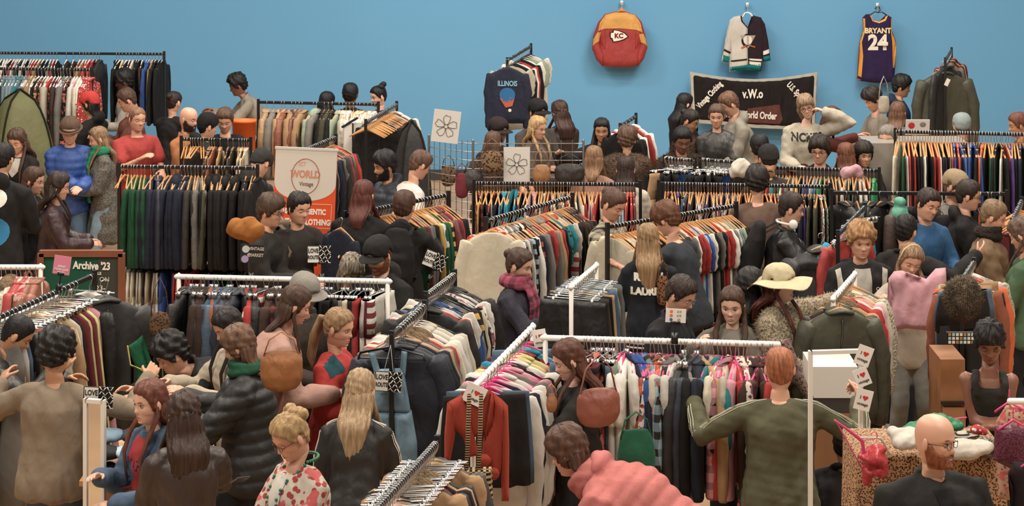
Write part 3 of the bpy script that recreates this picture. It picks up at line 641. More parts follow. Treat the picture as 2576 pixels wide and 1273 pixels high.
    lm = lg.fuse(.02, 3); LV = wrinkle(lm.v[0], lm.nrm, .005, seed+50, 8, 7); l2 = MB(); l2.add(LV, lm.f)
    lk = 'denim' if legs in ('#4a6178', '#5b7488', '#3d4f66', '#6f8796', '#6e6e69') else 'cloth'
    ob('trousers' if pants != 'skirt' else 'skirt', l2.mesh('trousers'), root, [mat(legs, lk)])
    for nm in 'RL':
        b = MB(); a = ank[nm]; b.tube([(a.x, a.y+.06, .035), (a.x, a.y, .05), (a.x, a.y-.08, .042), (a.x, a.y-.15, .03)], [(.036, .034), (.042, .045), (.044, .036), (.038, .026)], 12); b.tube([(a.x, a.y+.01, .04), (a.x, a.y+.01, .11)], .042, 10); ob('shoe', b.mesh('shoe'), root, [mat('#1e1c1b' if seed % 3 else '#b9b2a6', 'leather')])
    # hair
    def HP(v): return HR@(Vector(v)*hs)+head
    hs_, hc = hair[0], hair[1]; hmt = mat(hc, 'hair', hair[3] if len(hair) > 3 else None)
    capped = any(isinstance(e, tuple) and e[0] == 'cap' for e in ex)
    def shell(th0, front=.07, side=-.012, nape=-.085, seed=seed, rough=.004, top_=1.0, gmax=None, name='hair', m=None, sharp=.012):
        zs, th, Rg, T = head_rings(True if hi else False, fem); b = MB(); out = []
        r = np.random.RandomState(seed); ph = r.rand(8)*6
        for z, rg in zip(zs, Rg):
            if z < -.13: break
            ath = np.abs(th); line = np.interp(ath, [0, .5, .95, 1.25, 1.5, 1.75, 2.1, 3.15], [front, front-.004, front-.03, side, side-.02, side+.03, nape+.02, nape])
            mk = np.clip((z-line)/sharp+.5, 0, 1); mk = mk*mk*(3-2*mk)
            nr = rg.copy(); nr[:, 2] = max(z, 0)*.8; nr /= (np.linalg.norm(nr, axis=1)[:, None]+1e-6)
            no_ = rough*(np.sin(th*9+ph[0]+z*60)+.7*np.sin(th*21+ph[1]-z*90)+.6*np.sin(z*160+ph[2]+th*4))
            if capped and name == 'hair': th0_, no_ = min(th0, .007), no_*.2
            else: th0_ = th0
            tt = th0_*(.75+.35*np.clip(z/.1, 0, 1)*top_)+no_
            out.append(rg+nr*(tt*mk-.012*(1-mk))[:, None])
        b.grid(out); v = np.concatenate(b.v)*hs*np.array((1.05, 1, 1)); v = v@Hm.T+hd; o = MB(); o.add(v, b.f); r_o = ob(name, o.mesh(name), root, [m or hmt]); CAPO.append(r_o); return r_o
    if hs_ == 'short': shell(.013, rough=.0025)
    elif hs_ == 'crop': shell(.005, rough=.001)
    elif hs_ == 'mop': shell(.024, front=.05, side=-.02, rough=.005, top_=1.4)
    elif hs_ == 'curly': shell(.030, front=.055, side=-.015, rough=.008, top_=1.2)
    elif hs_ == 'bob': shell(.02, front=.045, side=-.06, nape=-.11, rough=.003)
    elif hs_ in ('long', 'wavy', 'tail', 'bun', 'updo', 'half'): shell(.012 if hs_ != 'wavy' else .018, nape=-.085 if hs_ in ('tail', 'bun', 'updo') else -.06, side=-.03 if hs_ in ('long', 'wavy', 'half') else .0, rough=.002 if hs_ != 'wavy' else .005)
    if hs_ in ('long', 'wavy', 'half', 'bob'):
        Lh = (hair[2] if len(hair) > 2 else .35) if hs_ != 'bob' else .17; b = MB(); rr = random.Random(seed); n = 40; an = np.linspace(0, 2*np.pi, n, endpoint=False); R_ = []
        nz = 14; wv = hs_ == 'wavy'
        for i in range(nz+1):
            q = i/nz; z = .055-q*(Lh+.055); w_ = np.interp(q, [0, .2, .5, 1], [.062, .088, .095 if not wv else .115, .04 if not wv else .09]); dp = np.interp(q, [0, .2, .5, 1], [.06, .066, .048, .016]) * (1.25 if wv else 1)
            c, s_ = np.cos(an), np.sin(an); gr = 1+(.05 if not wv else .1)*np.sin(an*13+q*(2 if not wv else 9))+.04*np.sin(an*29+q*5)
            zw = head.z+z*hs; Zy = np.array(Matrix.Rotation(math.radians(hy), 3, 'Z')); tl = math.sin(math.radians(hp))
            hc_ = np.array((head.x, head.y, zw))+Zy@np.array((0, .042-tl*max(z, -.05)*.8, 0))
            bp = neck+TR@Vector((0, .085+inf+.012, -max(0, (neck.z-zw))/max(.4, TR[2][2]))); bk = np.array((bp.x, bp.y, zw))
            zn = neck.z-head.z-.03; u = min(1, max(0, (-.05-z)/max(.03, -.05-zn))); u = u*u*(3-2*u)
            ring = np.c_[c*w_*gr, s_*dp*gr, np.full(n, 0.)]@Zy.T*hs
            R_.append(ring+hc_*(1-u)+bk*u)
        b.grid(R_); ob('long_hair', b.mesh('hair'), root, [hmt])
        if hs_ != 'bob' and 'back' not in ex:
            for sg in (-1, 1):
                b = MB(); s0 = HP((sg*.07, .0, .03)); s1 = HP((sg*.083, -.005, -.06)); s2 = neck+TR@Vector((sg*.1, -.07-inf, -.02)); s3 = neck+TR@Vector((sg*.09, -.118-inf, -.12)); s4 = neck+TR@Vector((sg*.08, -.118-inf, -.02-min(.26, Lh-.05)))
                b.tube([tuple(p) for p in (s0, s1, s2, s3, s4)], [(.015, .012), (.017, .013), (.021, .011), (.018, .009), (.005, .004)], 12); v = b.v[0]; b.v[0] = wrinkle(v, (v-v.mean(0))/(.05), .002, seed, 40, 8); ob('hair_lock', b.mesh('lock'), root, [hmt])
    if hs_ in ('tail', 'half'):
        p0 = HP((0, .1, .03)); b = MB(); Lt = hair[2] if len(hair) > 2 else .3; tp = neck+TR@Vector((0, .13+inf, -.0)); b.tube([tuple(HP((0, .085, .035))), tuple(HP((0, .13, .03))), tuple(p0.lerp(tp, .6)+Vector((0, .03, 0))), tuple(tp+Vector((0, .02, -Lt*.3))), tuple(tp+Vector((0, .01, -Lt*.7)))], [.02, .03, .035, .03, .008], 14); v = b.v[0]; b.v[0] = wrinkle(v, (v-v.mean(0))/.08, .003, seed, 40, 8); ob('ponytail', b.mesh('tail'), root, [hmt])
    if hs_ in ('bun', 'updo'):
        for j in range(1 if hs_ == 'bun' else 5):
            rr = random.Random(seed+j); c = HP((0, .1, .06)) if hs_ == 'bun' else HP((rr.uniform(-.05, .05), .04+rr.uniform(0, .07), .1+rr.uniform(-.03, .03))); b = MB(); b.ell(tuple(c), (.04, .038, .038) if hs_ == 'bun' else (.036, .036, .034), 16, 0, None, 12); v = b.v[0]; b.v[0] = wrinkle(v, (v-v.mean(0))/.04, .003, seed+j, 60, 60); ob('hair_bun', b.mesh('bun'), root, [hmt])
    if beard:
        zs, th, Rg, T = head_rings(True, fem); b = MB(); out = []
        for z, rg in zip(zs, Rg):
            if z < -.122 or z > .0: continue
            ath = np.abs(th); ln = np.interp(ath, [0, .22, .4, .6, .9, 1.15, 1.4, 1.6], [-.078, -.078, -.058, -.045, -.04, -.02, .02, .02]); mk = np.clip((ln-z)/.007+.5, 0, 1)*(ath < 1.62)
            ms = np.exp(-((z+.053)/.0055)**2)*(ath < .42); mk = np.maximum(mk, ms)
            t_ = .009+.012*np.exp(-(ath/.6)**2)*np.clip((-z-.08)/.03, 0, 1); nr = rg.copy(); nr[:, 2] = -.3*np.abs(nr[:, 1]); nr /= np.linalg.norm(nr, axis=1)[:, None]
            out.append(rg+nr*(t_*mk-.01*(1-mk))[:, None])
        b.grid(out); v = np.concatenate(b.v)*hs*np.array((1.05, 1, 1))@Hm.T+hd; o = MB(); o.add(v, b.f); ob('beard', o.mesh('beard'), root, [mat(beard, 'hair')])
    if glasses:
        b = MB(); gm_ = mat(glasses, 'plastic')
        for sg in (-1, 1):
            b.tube([tuple(HP((sg*.031+math.cos(a)*.021, -.1+.006*abs(math.cos(a)), .0+math.sin(a)*.017))) for a in np.linspace(0, 2*math.pi, 16, endpoint=False)], .0016 if hi else .0024, 6, close=True)
            b.tube([tuple(HP((sg*.052, -.094, .004))), tuple(HP((sg*.078, -.04, .006))), tuple(HP((sg*.083, .01, .002)))], .0016, 6)
        b.tube([tuple(HP((-.01, -.102, .003))), tuple(HP((0, -.104, .006))), tuple(HP((.01, -.102, .003)))], .0016, 6); ob('glasses', b.mesh('glasses'), root, [gm_])
    ctx = dict(root=root, hip=hip, neck=neck, head=head, TR=TR, HR=HR, HP=HP, hs=hs, k=k, s=s, sho=sho, elb=elb, wri=wri, hand=handpos, top=topo, body=bodyo, inf=inf, shell=shell, yaw=yr, base=base, ZR=ZR, bulk=bulk)
    for e in ex:
        if isinstance(e, tuple): EX[e[0]](ctx, *e[1:])
    return ctx
def ex_cap(c, col, brim=0, kind='cloth', style='cap', band=None):
    m = mat(col, kind); HP = c['HP']
    if style == 'beanie': c['shell'](.02, front=.045, side=.0, nape=-.05, rough=.001, name='beanie', m=m, top_=1.5); return
    if style == 'cap':
        c['shell'](.021, front=.05, side=.02, nape=-.02, rough=.0005, name='cap', m=m, top_=1.2, sharp=.004)
        b = MB(); a0 = math.radians(brim); R_ = []
        for q in (0, .35, .7, 1):
            row = []
            for t in np.linspace(-1.05, 1.05, 13): r = .098+q*.068*math.cos(t)**.6; row.append((r*math.sin(t)*.9, -r*math.cos(t)*(1.0), .05-.018*q-.02*(math.sin(t)**2)))
            R_.append(np.array(row))
        top_ = np.concatenate(R_); bot = top_-np.array((0, 0, .004)); n = 13; f = []
        for i in range(3):
            for j in range(12): f.append((i*n+j, i*n+j+1, (i+1)*n+j+1, (i+1)*n+j)); f.append(tuple(x+52 for x in (i*n+j, (i+1)*n+j, (i+1)*n+j+1, i*n+j+1)))
        V = np.concatenate([top_, bot]); Rz = np.array(Matrix.Rotation(a0, 3, 'Z')); V = V@Rz.T*c['hs']; V = V@np.array(c['HR']).T+np.array(c['head']); b.add(V, f); b.obj('cap_brim', m, CAPO[-1])
    if style in ('floppy', 'hat'):
        c['shell'](.024, front=.05, side=.03, nape=.0, rough=.001, name='hat', m=m, top_=1.6, sharp=.004)
        b = MB(); R_ = []; W = .13 if style == 'floppy' else .05
        for q in np.linspace(0, 1, 6):
            t = np.linspace(0, 2*np.pi, 40, endpoint=False); r = .092+q*W; wv = (.022*np.sin(3*t+.6)+.012*np.sin(5*t)) if style == 'floppy' else .006*np.sin(2*t)
            R_.append(np.c_[r*np.sin(t)*.9, -r*np.cos(t)*1.05, .045-q*q*(.035 if style == 'floppy' else .0)+wv*q])
        V1 = np.concatenate(R_); b.grid(R_, caps=False); b2 = [r_[::-1]-np.array((0, 0, .004)) for r_ in R_]; b.grid(b2, caps=False); V = np.concatenate(b.v)*c['hs']@np.array(c['HR']).T+np.array(c['head']); o = MB(); o.add(V, b.f); o.obj('hat_brim', m, CAPO[-1])
        if band: b = MB(); b.tube([tuple(HP((math.sin(t)*.094, -math.cos(t)*.112, .062))) for t in np.linspace(0, 2*np.pi, 24, endpoint=False)], [(.012, .006)]*24, 8, ref=(0, 0, 1), close=True); b.obj('hat_band', mat(band, 'cloth'), CAPO[-1])
def ex_scarf(c, col, kind='cloth', c2=None, tails=.3, fat=1.0):
    n, TR = c['neck'], c['TR']; b = MB(); rs = c['inf']
    for dz, r in ((.0, .088), (.035, .08)):
        b.tube([tuple(n+TR@Vector((math.cos(a)*r, .005+math.sin(a)*r, dz+.02+.012*math.sin(a+dz*90)))) for a in np.linspace(0, 2*np.pi, 18, endpoint=False)], .03*fat, 10, close=True)
    if tails:
        for x in (-.04, .05): b.tube([tuple(n+TR@Vector((x*.6, -.1, .02))), tuple(n+TR@Vector((x, -.125-rs, -.1))), tuple(n+TR@Vector((x*1.2, -.135-rs, -.02-tails)))], [(.045, .02), (.05, .016), (.05, .012)], 12, ref=(1, 0, 0))
    m = b.fuse(.012, 2); v = wrinkle(m.v[0], m.nrm, .004, 3, 25, 25); o = MB(); o.add(v, m.f); o.obj('scarf', mat(col, kind, c2), c['root'])
def world_of(c, p): return Matrix.Rotation(c['yaw'], 3, 'Z')@Vector(p)+Vector((c['base'].x, c['base'].y, 0))
def ex_pack(c, col, label, kind='cloth'):
    p = c['neck']+c['TR']@Vector((0, .2+c['inf'], -.22)); t = thing('backpack', label, 'backpack', world_of(c, p), c['yaw']); t.rotation_euler = (c['TR'].to_euler().x, 0, c['yaw'])
    b = MB(); b.tube([(0, 0, -.2), (0, 0, -.1), (0, 0, .1), (0, -.01, .2)], [(.13, .07), (.15, .085), (.145, .08), (.1, .05)], 20, ref=(1, 0, 0)); b.tube([(0, .06, -.15), (0, .07, 0)], [(.1, .05), (.1, .04)], 16, ref=(1, 0, 0)); m = b.fuse(.014, 3); v = wrinkle(m.v[0], m.nrm, .004, 5); o = MB(); o.add(v, m.f); o.obj('bag_body', mat(col, kind), t)
    for sg in (-1, 1): q = MB(); q.tube([(sg*.09, -.06, .17), (sg*.1, -.13, .23), (sg*.11, -.24, .2), (sg*.12, -.33, .06), (sg*.14, -.3, -.1), (sg*.13, -.1, -.17)], [(.022, .006)]*6, 8, ref=(1, 0, 0)); q.obj('strap', mat(col, kind), t)
def bag(label, P_, col, w_=.3, h=.24, d=.1, yaw=0, kind='leather', strap=.3, c2=None, sc=1.0, name='shoulder_bag', cat='bag'):
    t = thing(name, label, cat, P_, yaw); b = MB(); b.tube([(0, 0, -h/2), (0, 0, -h/4), (0, 0, h/4), (0, 0, h/2)], [(w_*.42, d*.5), (w_*.5, d*.55), (w_*.48, d*.4), (w_*.4, d*.15)], 22, ref=(1, 0, 0)); m = b.fuse(.012, 2); v = wrinkle(m.v[0], m.nrm, .005, 9); o = MB(); o.add(v, m.f); o.obj('bag_body', mat(col, kind, c2, sc), t)
    if strap: q = MB(); q.tube([(-w_*.4, 0, h*.42), (-w_*.28, 0, h*.5+strap*.6), (0, 0, h*.5+strap), (w_*.28, 0, h*.5+strap*.6), (w_*.4, 0, h*.42)], [(.012, .004)]*5, 8, ref=(0, 1, 0)); q.obj('handle', mat(col, kind, c2, sc), t)
    return t
def ex_phones(c, col):
    n = c['neck']; b = MB(); P0 = [n+c['TR']@Vector((math.cos(a)*.085, .01+math.sin(a)*.08, .045)) for a in np.linspace(-.3, math.pi+.3, 14)]; t = thing('headphones', 'white over-ear headphones resting round the neck of the man in black leather', 'headphones', world_of(c, n), c['yaw'])
    P1 = [p-n for p in P0]; b.tube([tuple(p) for p in P1], .01, 8); b.obj('headband', mat(col, 'plastic'), t)
    for p in (P1[0], P1[-1]): q = MB(); q.ell(tuple(p+Vector((0, -.03, .0))), (.025, .038, .042), 14); q.obj('ear_cup', mat(col, 'plastic'), t)
def ex_band(c, col, kind='cloth', z=.06):
    b = MB(); HP = c['HP']; b.tube([tuple(HP((math.cos(a)*.092, .0-math.sin(a)*.0+.02-.02, .0))+c['HR']@Vector((0, -.02+.03*math.sin(a), .03+.1*math.sin(a)))) for a in np.linspace(0, math.pi, 12)], [(.012, .005)]*12, 8, ref=(0, 1, 0)); b.obj('headband', mat(col, kind), c['root'])
def surf(c): return bvh_of([c['top']])
def face_org(c, back, z=-.2, x=0, dist=.6):
    sg = 1 if back else -1; p = c['neck']+c['TR']@Vector((x, sg*dist, z)); return p, c['TR']@Vector((-sg, 0, 0)), c['TR']@Vector((0, 0, 1))
def ex_patch(c, col, polys, back=False, kind='cloth', name='shirt_front', off=.004, c2=None):
    B = surf(c)
    for poly in polys: o, r, u = face_org(c, back, 0); decal_poly(name, poly, B, c['top'], mat(col, kind, c2), o, r, u, off, 4)
def ex_text(c, txt, size, col, z, back=False, x=0, bold=.0, sx=1., name='lettering', space=1.):
    B = surf(c); o, r, u = face_org(c, back, z, x); decal_text(name, txt, size, B, c['top'], mat(col, 'flat'), o, r, u, .005, bold, sx, space)
def ex_armstripes(c, col, n=3, gap=.014, r=.0045, side=1):
    B = surf(c); b = MB()
    for nm, sg in (('R', -1), ('L', 1)):
        S_, E, W_ = c['sho'][nm], c['elb'][nm], c['wri'][nm]; nk = c['neck']+c['TR']@Vector((sg*.075, 0, -.02))
        for j in range(n):
            pts = []; o_ = (j-(n-1)/2)*gap
            for a, d_, q0 in ((nk, S_, 0), (S_, E, 0), (E, W_, 0)):
                for q in np.linspace(0, 1, 6)[:-1]:
                    p = a.lerp(d_, q); ax = (d_-a).normalized(); out = Vector((sg*.8, .15, .5)) if a is not nk else Vector((0, .1, 1)); out = (out-ax*out.dot(ax)).normalized(); sd = ax.cross(out); 
                    h = B.ray_cast(p+out*.3+sd*o_, -out); 
                    if h[0] is not None: pts.append(tuple(h[0]+out*.001))
            if len(pts) > 3: b.tube(pts, [(r, .002)]*len(pts), 6, ref=(0, 1, .3), cap=0)
    if b.v: b.obj('sleeve_stripes', mat(col, 'flat'), c['top'])
def ex_hem(c, cols, z0=-.1, h=.03, name='hem_stripes'):
    B = surf(c); b = MB(); TR = c['TR']
    for i, q in enumerate(cols):
        pts = []
        for a in np.linspace(0, 2*np.pi, 40, endpoint=False):
            d = TR@Vector((math.cos(a), math.sin(a), 0)); o = c['hip']+TR@Vector((0, 0, z0+h*i)); h_ = B.ray_cast(o+d*.5, -d)
            if h_[0] is not None: pts.append(tuple(h_[0]+d*.002))
        if len(pts) < 8: continue
        b = MB(); b.tube(pts, [(.007, .004)]*len(pts), 6, ref=(0, 0, 1), close=True); b.obj(name, mat(q, 'flat'), c['top'])
def ex_beads(c, col, n=34, r=.008, L=.3):
    b = MB(); B = surf(c); nk = c['neck']; TR = c['TR']
    for i in range(n):
        a = -math.pi/2+2*math.pi*(i+.5)/n; fr = max(0, -math.sin(a)); p = nk+TR@Vector((math.cos(a)*(.08-.035*fr), .02+math.sin(a)*.09, .03-L*fr**2)); o = Vector((p.x, p.y-.5, p.z)); h_ = B.ray_cast(o, Vector((0, 1, 0)))
        if math.sin(a) < 0 and h_[0] is not None: p = Vector((p.x, min(p.y, h_[0].y-.008), p.z))
        b.ell(tuple(p), (r, r, r), 8, 0, None, 5)
    b.obj('bead_necklace', mat(col, 'plastic'), c['root'])
def ex_sunnies(c):
    b = MB()
    for sg in (-1, 1): b.ell(tuple(c['HP']((sg*.03, -.085, .09))), (.024, .008, .018), 12)
    b.obj('sunglasses', mat('#1b1715', 'plastic'), c['root'])
EX = dict(cap=ex_cap, scarf=ex_scarf, pack=ex_pack, phones=ex_phones, band=ex_band, patch=ex_patch, text=ex_text, armstripes=ex_armstripes, hem=ex_hem, beads=ex_beads, sunnies=ex_sunnies)
# ---------------------------------------------------------------- clothes racks, back to front
CREAM_LONG = None
rack('tall rack at far left|black, nearest the blue wall', (-60, 133), (413, 136), 1.9, 'Tr Sc Tw Hg Hk Tr Sc Tw Se Sk Tr Hw Sc Tw Sk Tg Sr Tr Ta Sk Sn Tg Sr Sk - - Tc - Th - Tm Ta Sr Tr Jr Jk Jc/k - - - - Jk Sk Dy Sn Su Se Jk Jk Th Jb Jb Ja Jk Jk Jk', hk='W', posts=(0, 1), t0=.02, t1=1.0, sc=1.05)
rack('rack behind the olive tent|black, hung with white hangers', (-60, 172), (231, 176), 1.8, 'Sp Su Tp Te Tw Sk Te Tp Sc Hx Hx Hx Hx Ht Hx Hx De Ha De Dk Dh* Dk* Se Dr Dk* Sh Du Dw Hg Dk* Sw Dp Se Sw Hr. Hr.', hk='W', posts=(0, 1), th=.075, sc=1.15, t0=.0, t1=1.0)
rack('rack behind the orange crate|black, holding tan and sage jackets', (650, 257), (952, 263), 1.62, 'Ja! - Jg - Ja Jm! - Ja Jh Jm! Ja - - Os Jg - Jk Ji Jk - Hs He Hw Tw Te Tw He Tw Te Hw Tw', jit=14, t0=.06, t1=.99, th=.09)
rack('rack at white upright panel|black, running away, bare wooden hangers', (920, 308), (998, 262), 1.6, '10_ Jk Sz Sh Su Sc Su Th Sc Sn Sg Sp Jn Je Jw', jit=4, th=.05, t0=.02, turn=0)
rack('low rack left of orange crate|black, short', (456, 350), (631, 353), 1.58, '8_ - Jh* Jh* Jm - Ja - - Jh - Ji - Ja Je Ja Je', hk='w', jit=10)
rack('rack behind the roller banner|black, running away from viewer', (756, 381), (845, 345), 1.6, '5_ Sk Sg Jn Jn Sn Sk Sg Jc Sc Ju Ji Sg Jr Sc', turn=0, th=.06)
rack('two-tier green-and-navy rack|black, beside the roller banner', (300, 419), (648, 423), 1.66,
     '_ 2_ Sf Sf Sf Sf Sf - Sn Sn Jn - Sn Sn Sn On - Sn Jn Sn Sc Sc Sg Sg Si Ok Sk Ok Sk Sk Ok - Sk Ok Sk - Jk - _ Jk', jit=16, t0=.0, t1=1.0, th=.07, lower=(.86, 'Xw Xe Xw Xe Xw Xw Xg Xe Xw Xg Xe Xb Xb Xr Xr Xr Xr Xr Xr Xu Xr Xv Xf Xf Xf Xf Xf Xc Xv Xk Xk Xk Xc', .03, .97, 'k'), sc=1.08)
rack('rack below the wire grid|black, bright knits, packed full', (1193, 461), (1611, 464), 1.55,
     'Dk* Ju= Ty Sk Sk Sg Sk* Sk* Sn Hz Hz Sz Ot Oz Hk* Sn Sv Sk Sw Jp Su Sc Te Sg Tr Te Sw Se Tw Hg Te Tr Tw Te Se Tr Sr Tw Te Tp Tr Te Te He Se Te Tx Te Jl Jl Jr Jr Ju', jit=12, t0=.0)
rack('rack under the white headscarf|black, long and packed', (1657, 462), (2089, 470), 1.55,
     'Sn Hu Xy Sn Vv Hk Xd Xd Tr Tc Tw* Tw* Th* Tw* Tv* Tg Tw* Tr* Te* Tv Tw* Sb= Tr Tw Te Tr Sn Tr Sk Sr Sg Se Tr Sk Su Sr Tr Hg Sk Hl Hl Hw Hw Jn Sv Jk Sn Xk Ji Ji Si Hw* Hs*'.replace('Vv', 'Hv'), jit=12)
rack('rack with pink beanie|black, beanie on its rail', (1895, 421), (2212, 430), 1.52,
     'Tr Tr Tg Tr Tt Tz Tf Tu Tw Tg Te Ty Sn Tb Tv Sn Tl Sb Tj Sk Te Sn Sa Tw Su Tw Sf Sk Sg Sw Tw Sr Tc Jj', jit=10)
rack('tall rack beside grey laptop|black, leaving the right edge', (2252, 331), (2640, 340), 1.75,
     'Se Se Sw Sf Sr Sr Sk Sk Sk Sw Sk Sk Sr Sr Sw Sn Sk Sk Sg Sr Jb Jr Jb Jn Jk Sf Jb Jb Jk Jk Jo Sk Sk Sf Sf Jk Jk Sw Sr Jv Sg Sk Sk Jn Jc Sk Sk Jr Jz Jz Jb Jk', posts=(1, 0), jit=10, sc=1.28, t0=.0)
rack('sparse rack of dark puffers|black, wide bare rail', (2092, 485), (2532, 488), 1.55, '- Pk - Sk - Pk - Jk - Pk Jh - - - - Jk - - - - - - - 5_k', jit=40, th=.1)
rack('rack fronted by cream shirt|black, angled away', (1222, 556), (1440, 495), 1.55,
     '- Hr. Hr* Hw Hg= Hw Hg Hl= Hk Hw Hk= Sn Hg Su Tr Hg Ja Hx Hr Sk Tt* Tt Hr= Tw Hg Sk Th Sh Jh Jc Jk=', jit=4, th=.055, sc=1.12, turn=-6)
rack('rack behind the black backpack|black, angled away, college sweatshirts', (868, 541), (1128, 490), 1.55,
     'Sn Sy 14_ Sf Su Sg Sg Sk Sy Sw Sf Sf Sy= Ju Ju Sr Sk Sk', jit=4, th=.06, sc=1.12)
rack('angled t-shirt rack|black, two tiers, wooden hangers', (1528, 571), (1852, 517), 1.55,
     'Le Le Sk Te Tw Sk Tw 10_ Tc Tk Tg Tw Tr Tr Tl Tb Tw Tk Tk Tg Tk Tr Tr Tw Tg Tw Tx Ts Tk Tk Tk', jit=4, th=.055, sc=1.05, lower=(.82, 'Xw Xr Xe Xk Xk Tr Te Tk Tr Te Tk Xk Tw Tr', .5, .95, 'k'))
rack('rack fronted by black puffer|black, crowded wire hangers', (2108, 590), (2176, 520), 1.6, '- - 3_c Jr Tz 12_c', jit=10, th=.1, turn=60)
rack('white rack of black skirts|bent rail, clip hangers', (1437, 722), (1500, 668), 1.5, 'Kk! Kk Kk Kh Kk Ka Xe Kd Xd Xd Xs Kg Xd', hk='c', col='w', jit=8, th=.05, turn=-10, sc=1.1)
rack('white rack with clipped cards|two cards on top, middle left', (450, 696), (975, 708), 1.55,
     'Jk Jk - Jh Jh - Jm Jd Jd - Pn Pn - Jk Jr Jk - Sr= Su= Jh Jh - - Ti Tg Jk Jc Hk Jk Jk! Kk Jk Xc Xk Xg Xk Xe Xk Xr Xu Xw= Xw Xw', hk='c', col='w', jit=22, th=.085, lower=None)
rack('white rack at left edge|holding yellow and pink fluff', (-80, 672), (102, 672), 1.55, 'Uy Se Uy Uy Vp Up Ue Fh Se Sh Pr Pr# Jm! Jm!'.replace('Vp', 'Jp'), hk='W', col='w', posts=(0, 1), th=.1, jit=12)
rack('rack under pink card|black, crowded silver hooks', (-40, 815), (238, 692), 1.55,
     'Xg Xw Xd Xk Xg Tk Xm Xd Xk Te Tg Ha He Da De Dk Du Dq Du Dq Dp Jk! - - - Sw', hk='c', jit=6, th=.065, sc=1.15, t0=.02)
rack('rack behind the dungarees rack|black, short, centre', (1071, 746), (1144, 690), 1.6, 'Jk Sr Sw Tw Hb Ty= Sb Sg Sk Hk Se Hw* Tw Sk Sw Sk Jk', hk='k', jit=6, th=.055, sc=1.12, turn=12)
rack('rack fronted by denim dungarees|black, angled away', (986, 846), (1068, 768), 1.6, '- Pn Jk Jn Ja! Fg Jr Fe Sr Jw Ue Pw Je Sn'.replace('Ue', 'Je'), hk='k', jit=5, th=.075, sc=1.15, turn=14, t0=.12)
rack('white orange-cardigan rack|angled away, pink hangers', (1190, 976), (1340, 822), 1.55, '- Kk Kd Sw Sn Sw Hw Sg Hp Hk Pw Hq Hq Hk# Hz Xd Hu', hk='p', col='w', jit=5, th=.06, sc=1.1, turn=18, t0=.1)
rack('long white pink-hanger rack|mixed pieces, centre front', (1372, 850), (1968, 867), 1.55,
     '- - Xd/c Xm/c - - - Ka*/c Xh=/c Hk*/c Ku=/c Xk/c Dh*/c Xd/c Xs/c Dk*/c Tw Tw Tw Hn Hb Hb - Hl# Ho# Ho# Hw* Hg= Te Tw Jg Jk/c Jk/c Jk Jn Jn Ja Bt Ht Te Hp# Te Sr Sr Sp Hw* He Hh Hh Dk* Hu* Jk Hr', hk='p', col='w', jit=24, th=.075, sc=1.12)
rack('white rack beside the mirror|brown and olive jackets', (2096, 752), (2150, 690), 1.55, '- Jh Ji Ua Jr Jr Sw Sp He Ue Sg'.replace('Ua', 'Fa'), hk='w', col='w', jit=6, th=.075, turn=12)
rack('rack behind the furry bag|black, dark jeans', (2420, 705), (2450, 660), 1.62, 'Xk Xn Xd Xa Xa Jm Sn Ka Jo Hp Ue Ue', hk='W', jit=14, th=.07, turn=35)
rack('bottom-edge rack|black, covered in silver hooks', (925, 1305), (1100, 1112), 1.55, 'Jk 6_c Fe Jk 5_c Hr# Ja Jk 8_c Fa Jk Sr Jk Fa Jk 6_c Ja Jc', hk='c', jit=8, th=.085, turn=20)
rack('tall illustrated-sweatshirt rack|black, near the blue wall', (1276, 152), (1336, 116), 2.0, '- Te Sk Sw Sr Sk Tw Ts Te Tw', hk='k', jit=2, th=.05, turn=40, sc=1.12)
rack('tall olive jacket rack|black, far right by the wall', (2378, 152), (2394, 126), 2.0, '- Jk Jg Ja Jm Jk Ja Ju Ja', hk='k', jit=3, th=.07, turn=60, sc=1.15)
rack('rack behind fuzzy brown hair|black, letterman jackets', (1560, 318), (1600, 292), 1.6, 'Jk Jk Sw Jr Jw', hk='W', jit=3, th=.06, turn=-25)
rack('left rack of black skirts|silver clip hangers heaped on top', (1672, 398), (1748, 404), 1.45, 'Xa Kk Kk Kk Kk Kk Kk 16_c', hk='c', jit=60, th=.05, t0=.02, sc=1.25)
rack('right rack of black skirts|silver clip hangers, beside headscarf', (1762, 402), (1852, 408), 1.45, 'Kb Kk Kk Kk Kk Kk 20_c', hk='c', jit=60, th=.05, sc=1.25)
# ---------------------------------------------------------------- things traced at their own distance
def tr_(pts, cx, cy, s): return [((x-cx)/s, -(y-cy)/s) for x, y in pts]
def card(name, label, px, py, s, w_, h, col, th=.004, rot=0, yaw=0, tip=0, cat='sign', pname='board'):
    t = thing(name, label, cat, px2w(px, py, s)); t.rotation_euler = (math.radians(-tip), math.radians(rot), math.radians(yaw)); q = MB(); q.box((0, 0, 0), (w_, th, h)); q.obj(pname, mat(col, 'flat', rough=.55), t, smooth=False); return t
def flat(t, name, poly, col, y=-.003, kind='flat', th=.0015): q = MB(); q.prism(poly, th, c=(0, y, 0)); return q.obj(name, mat(col, kind), t, smooth=False)
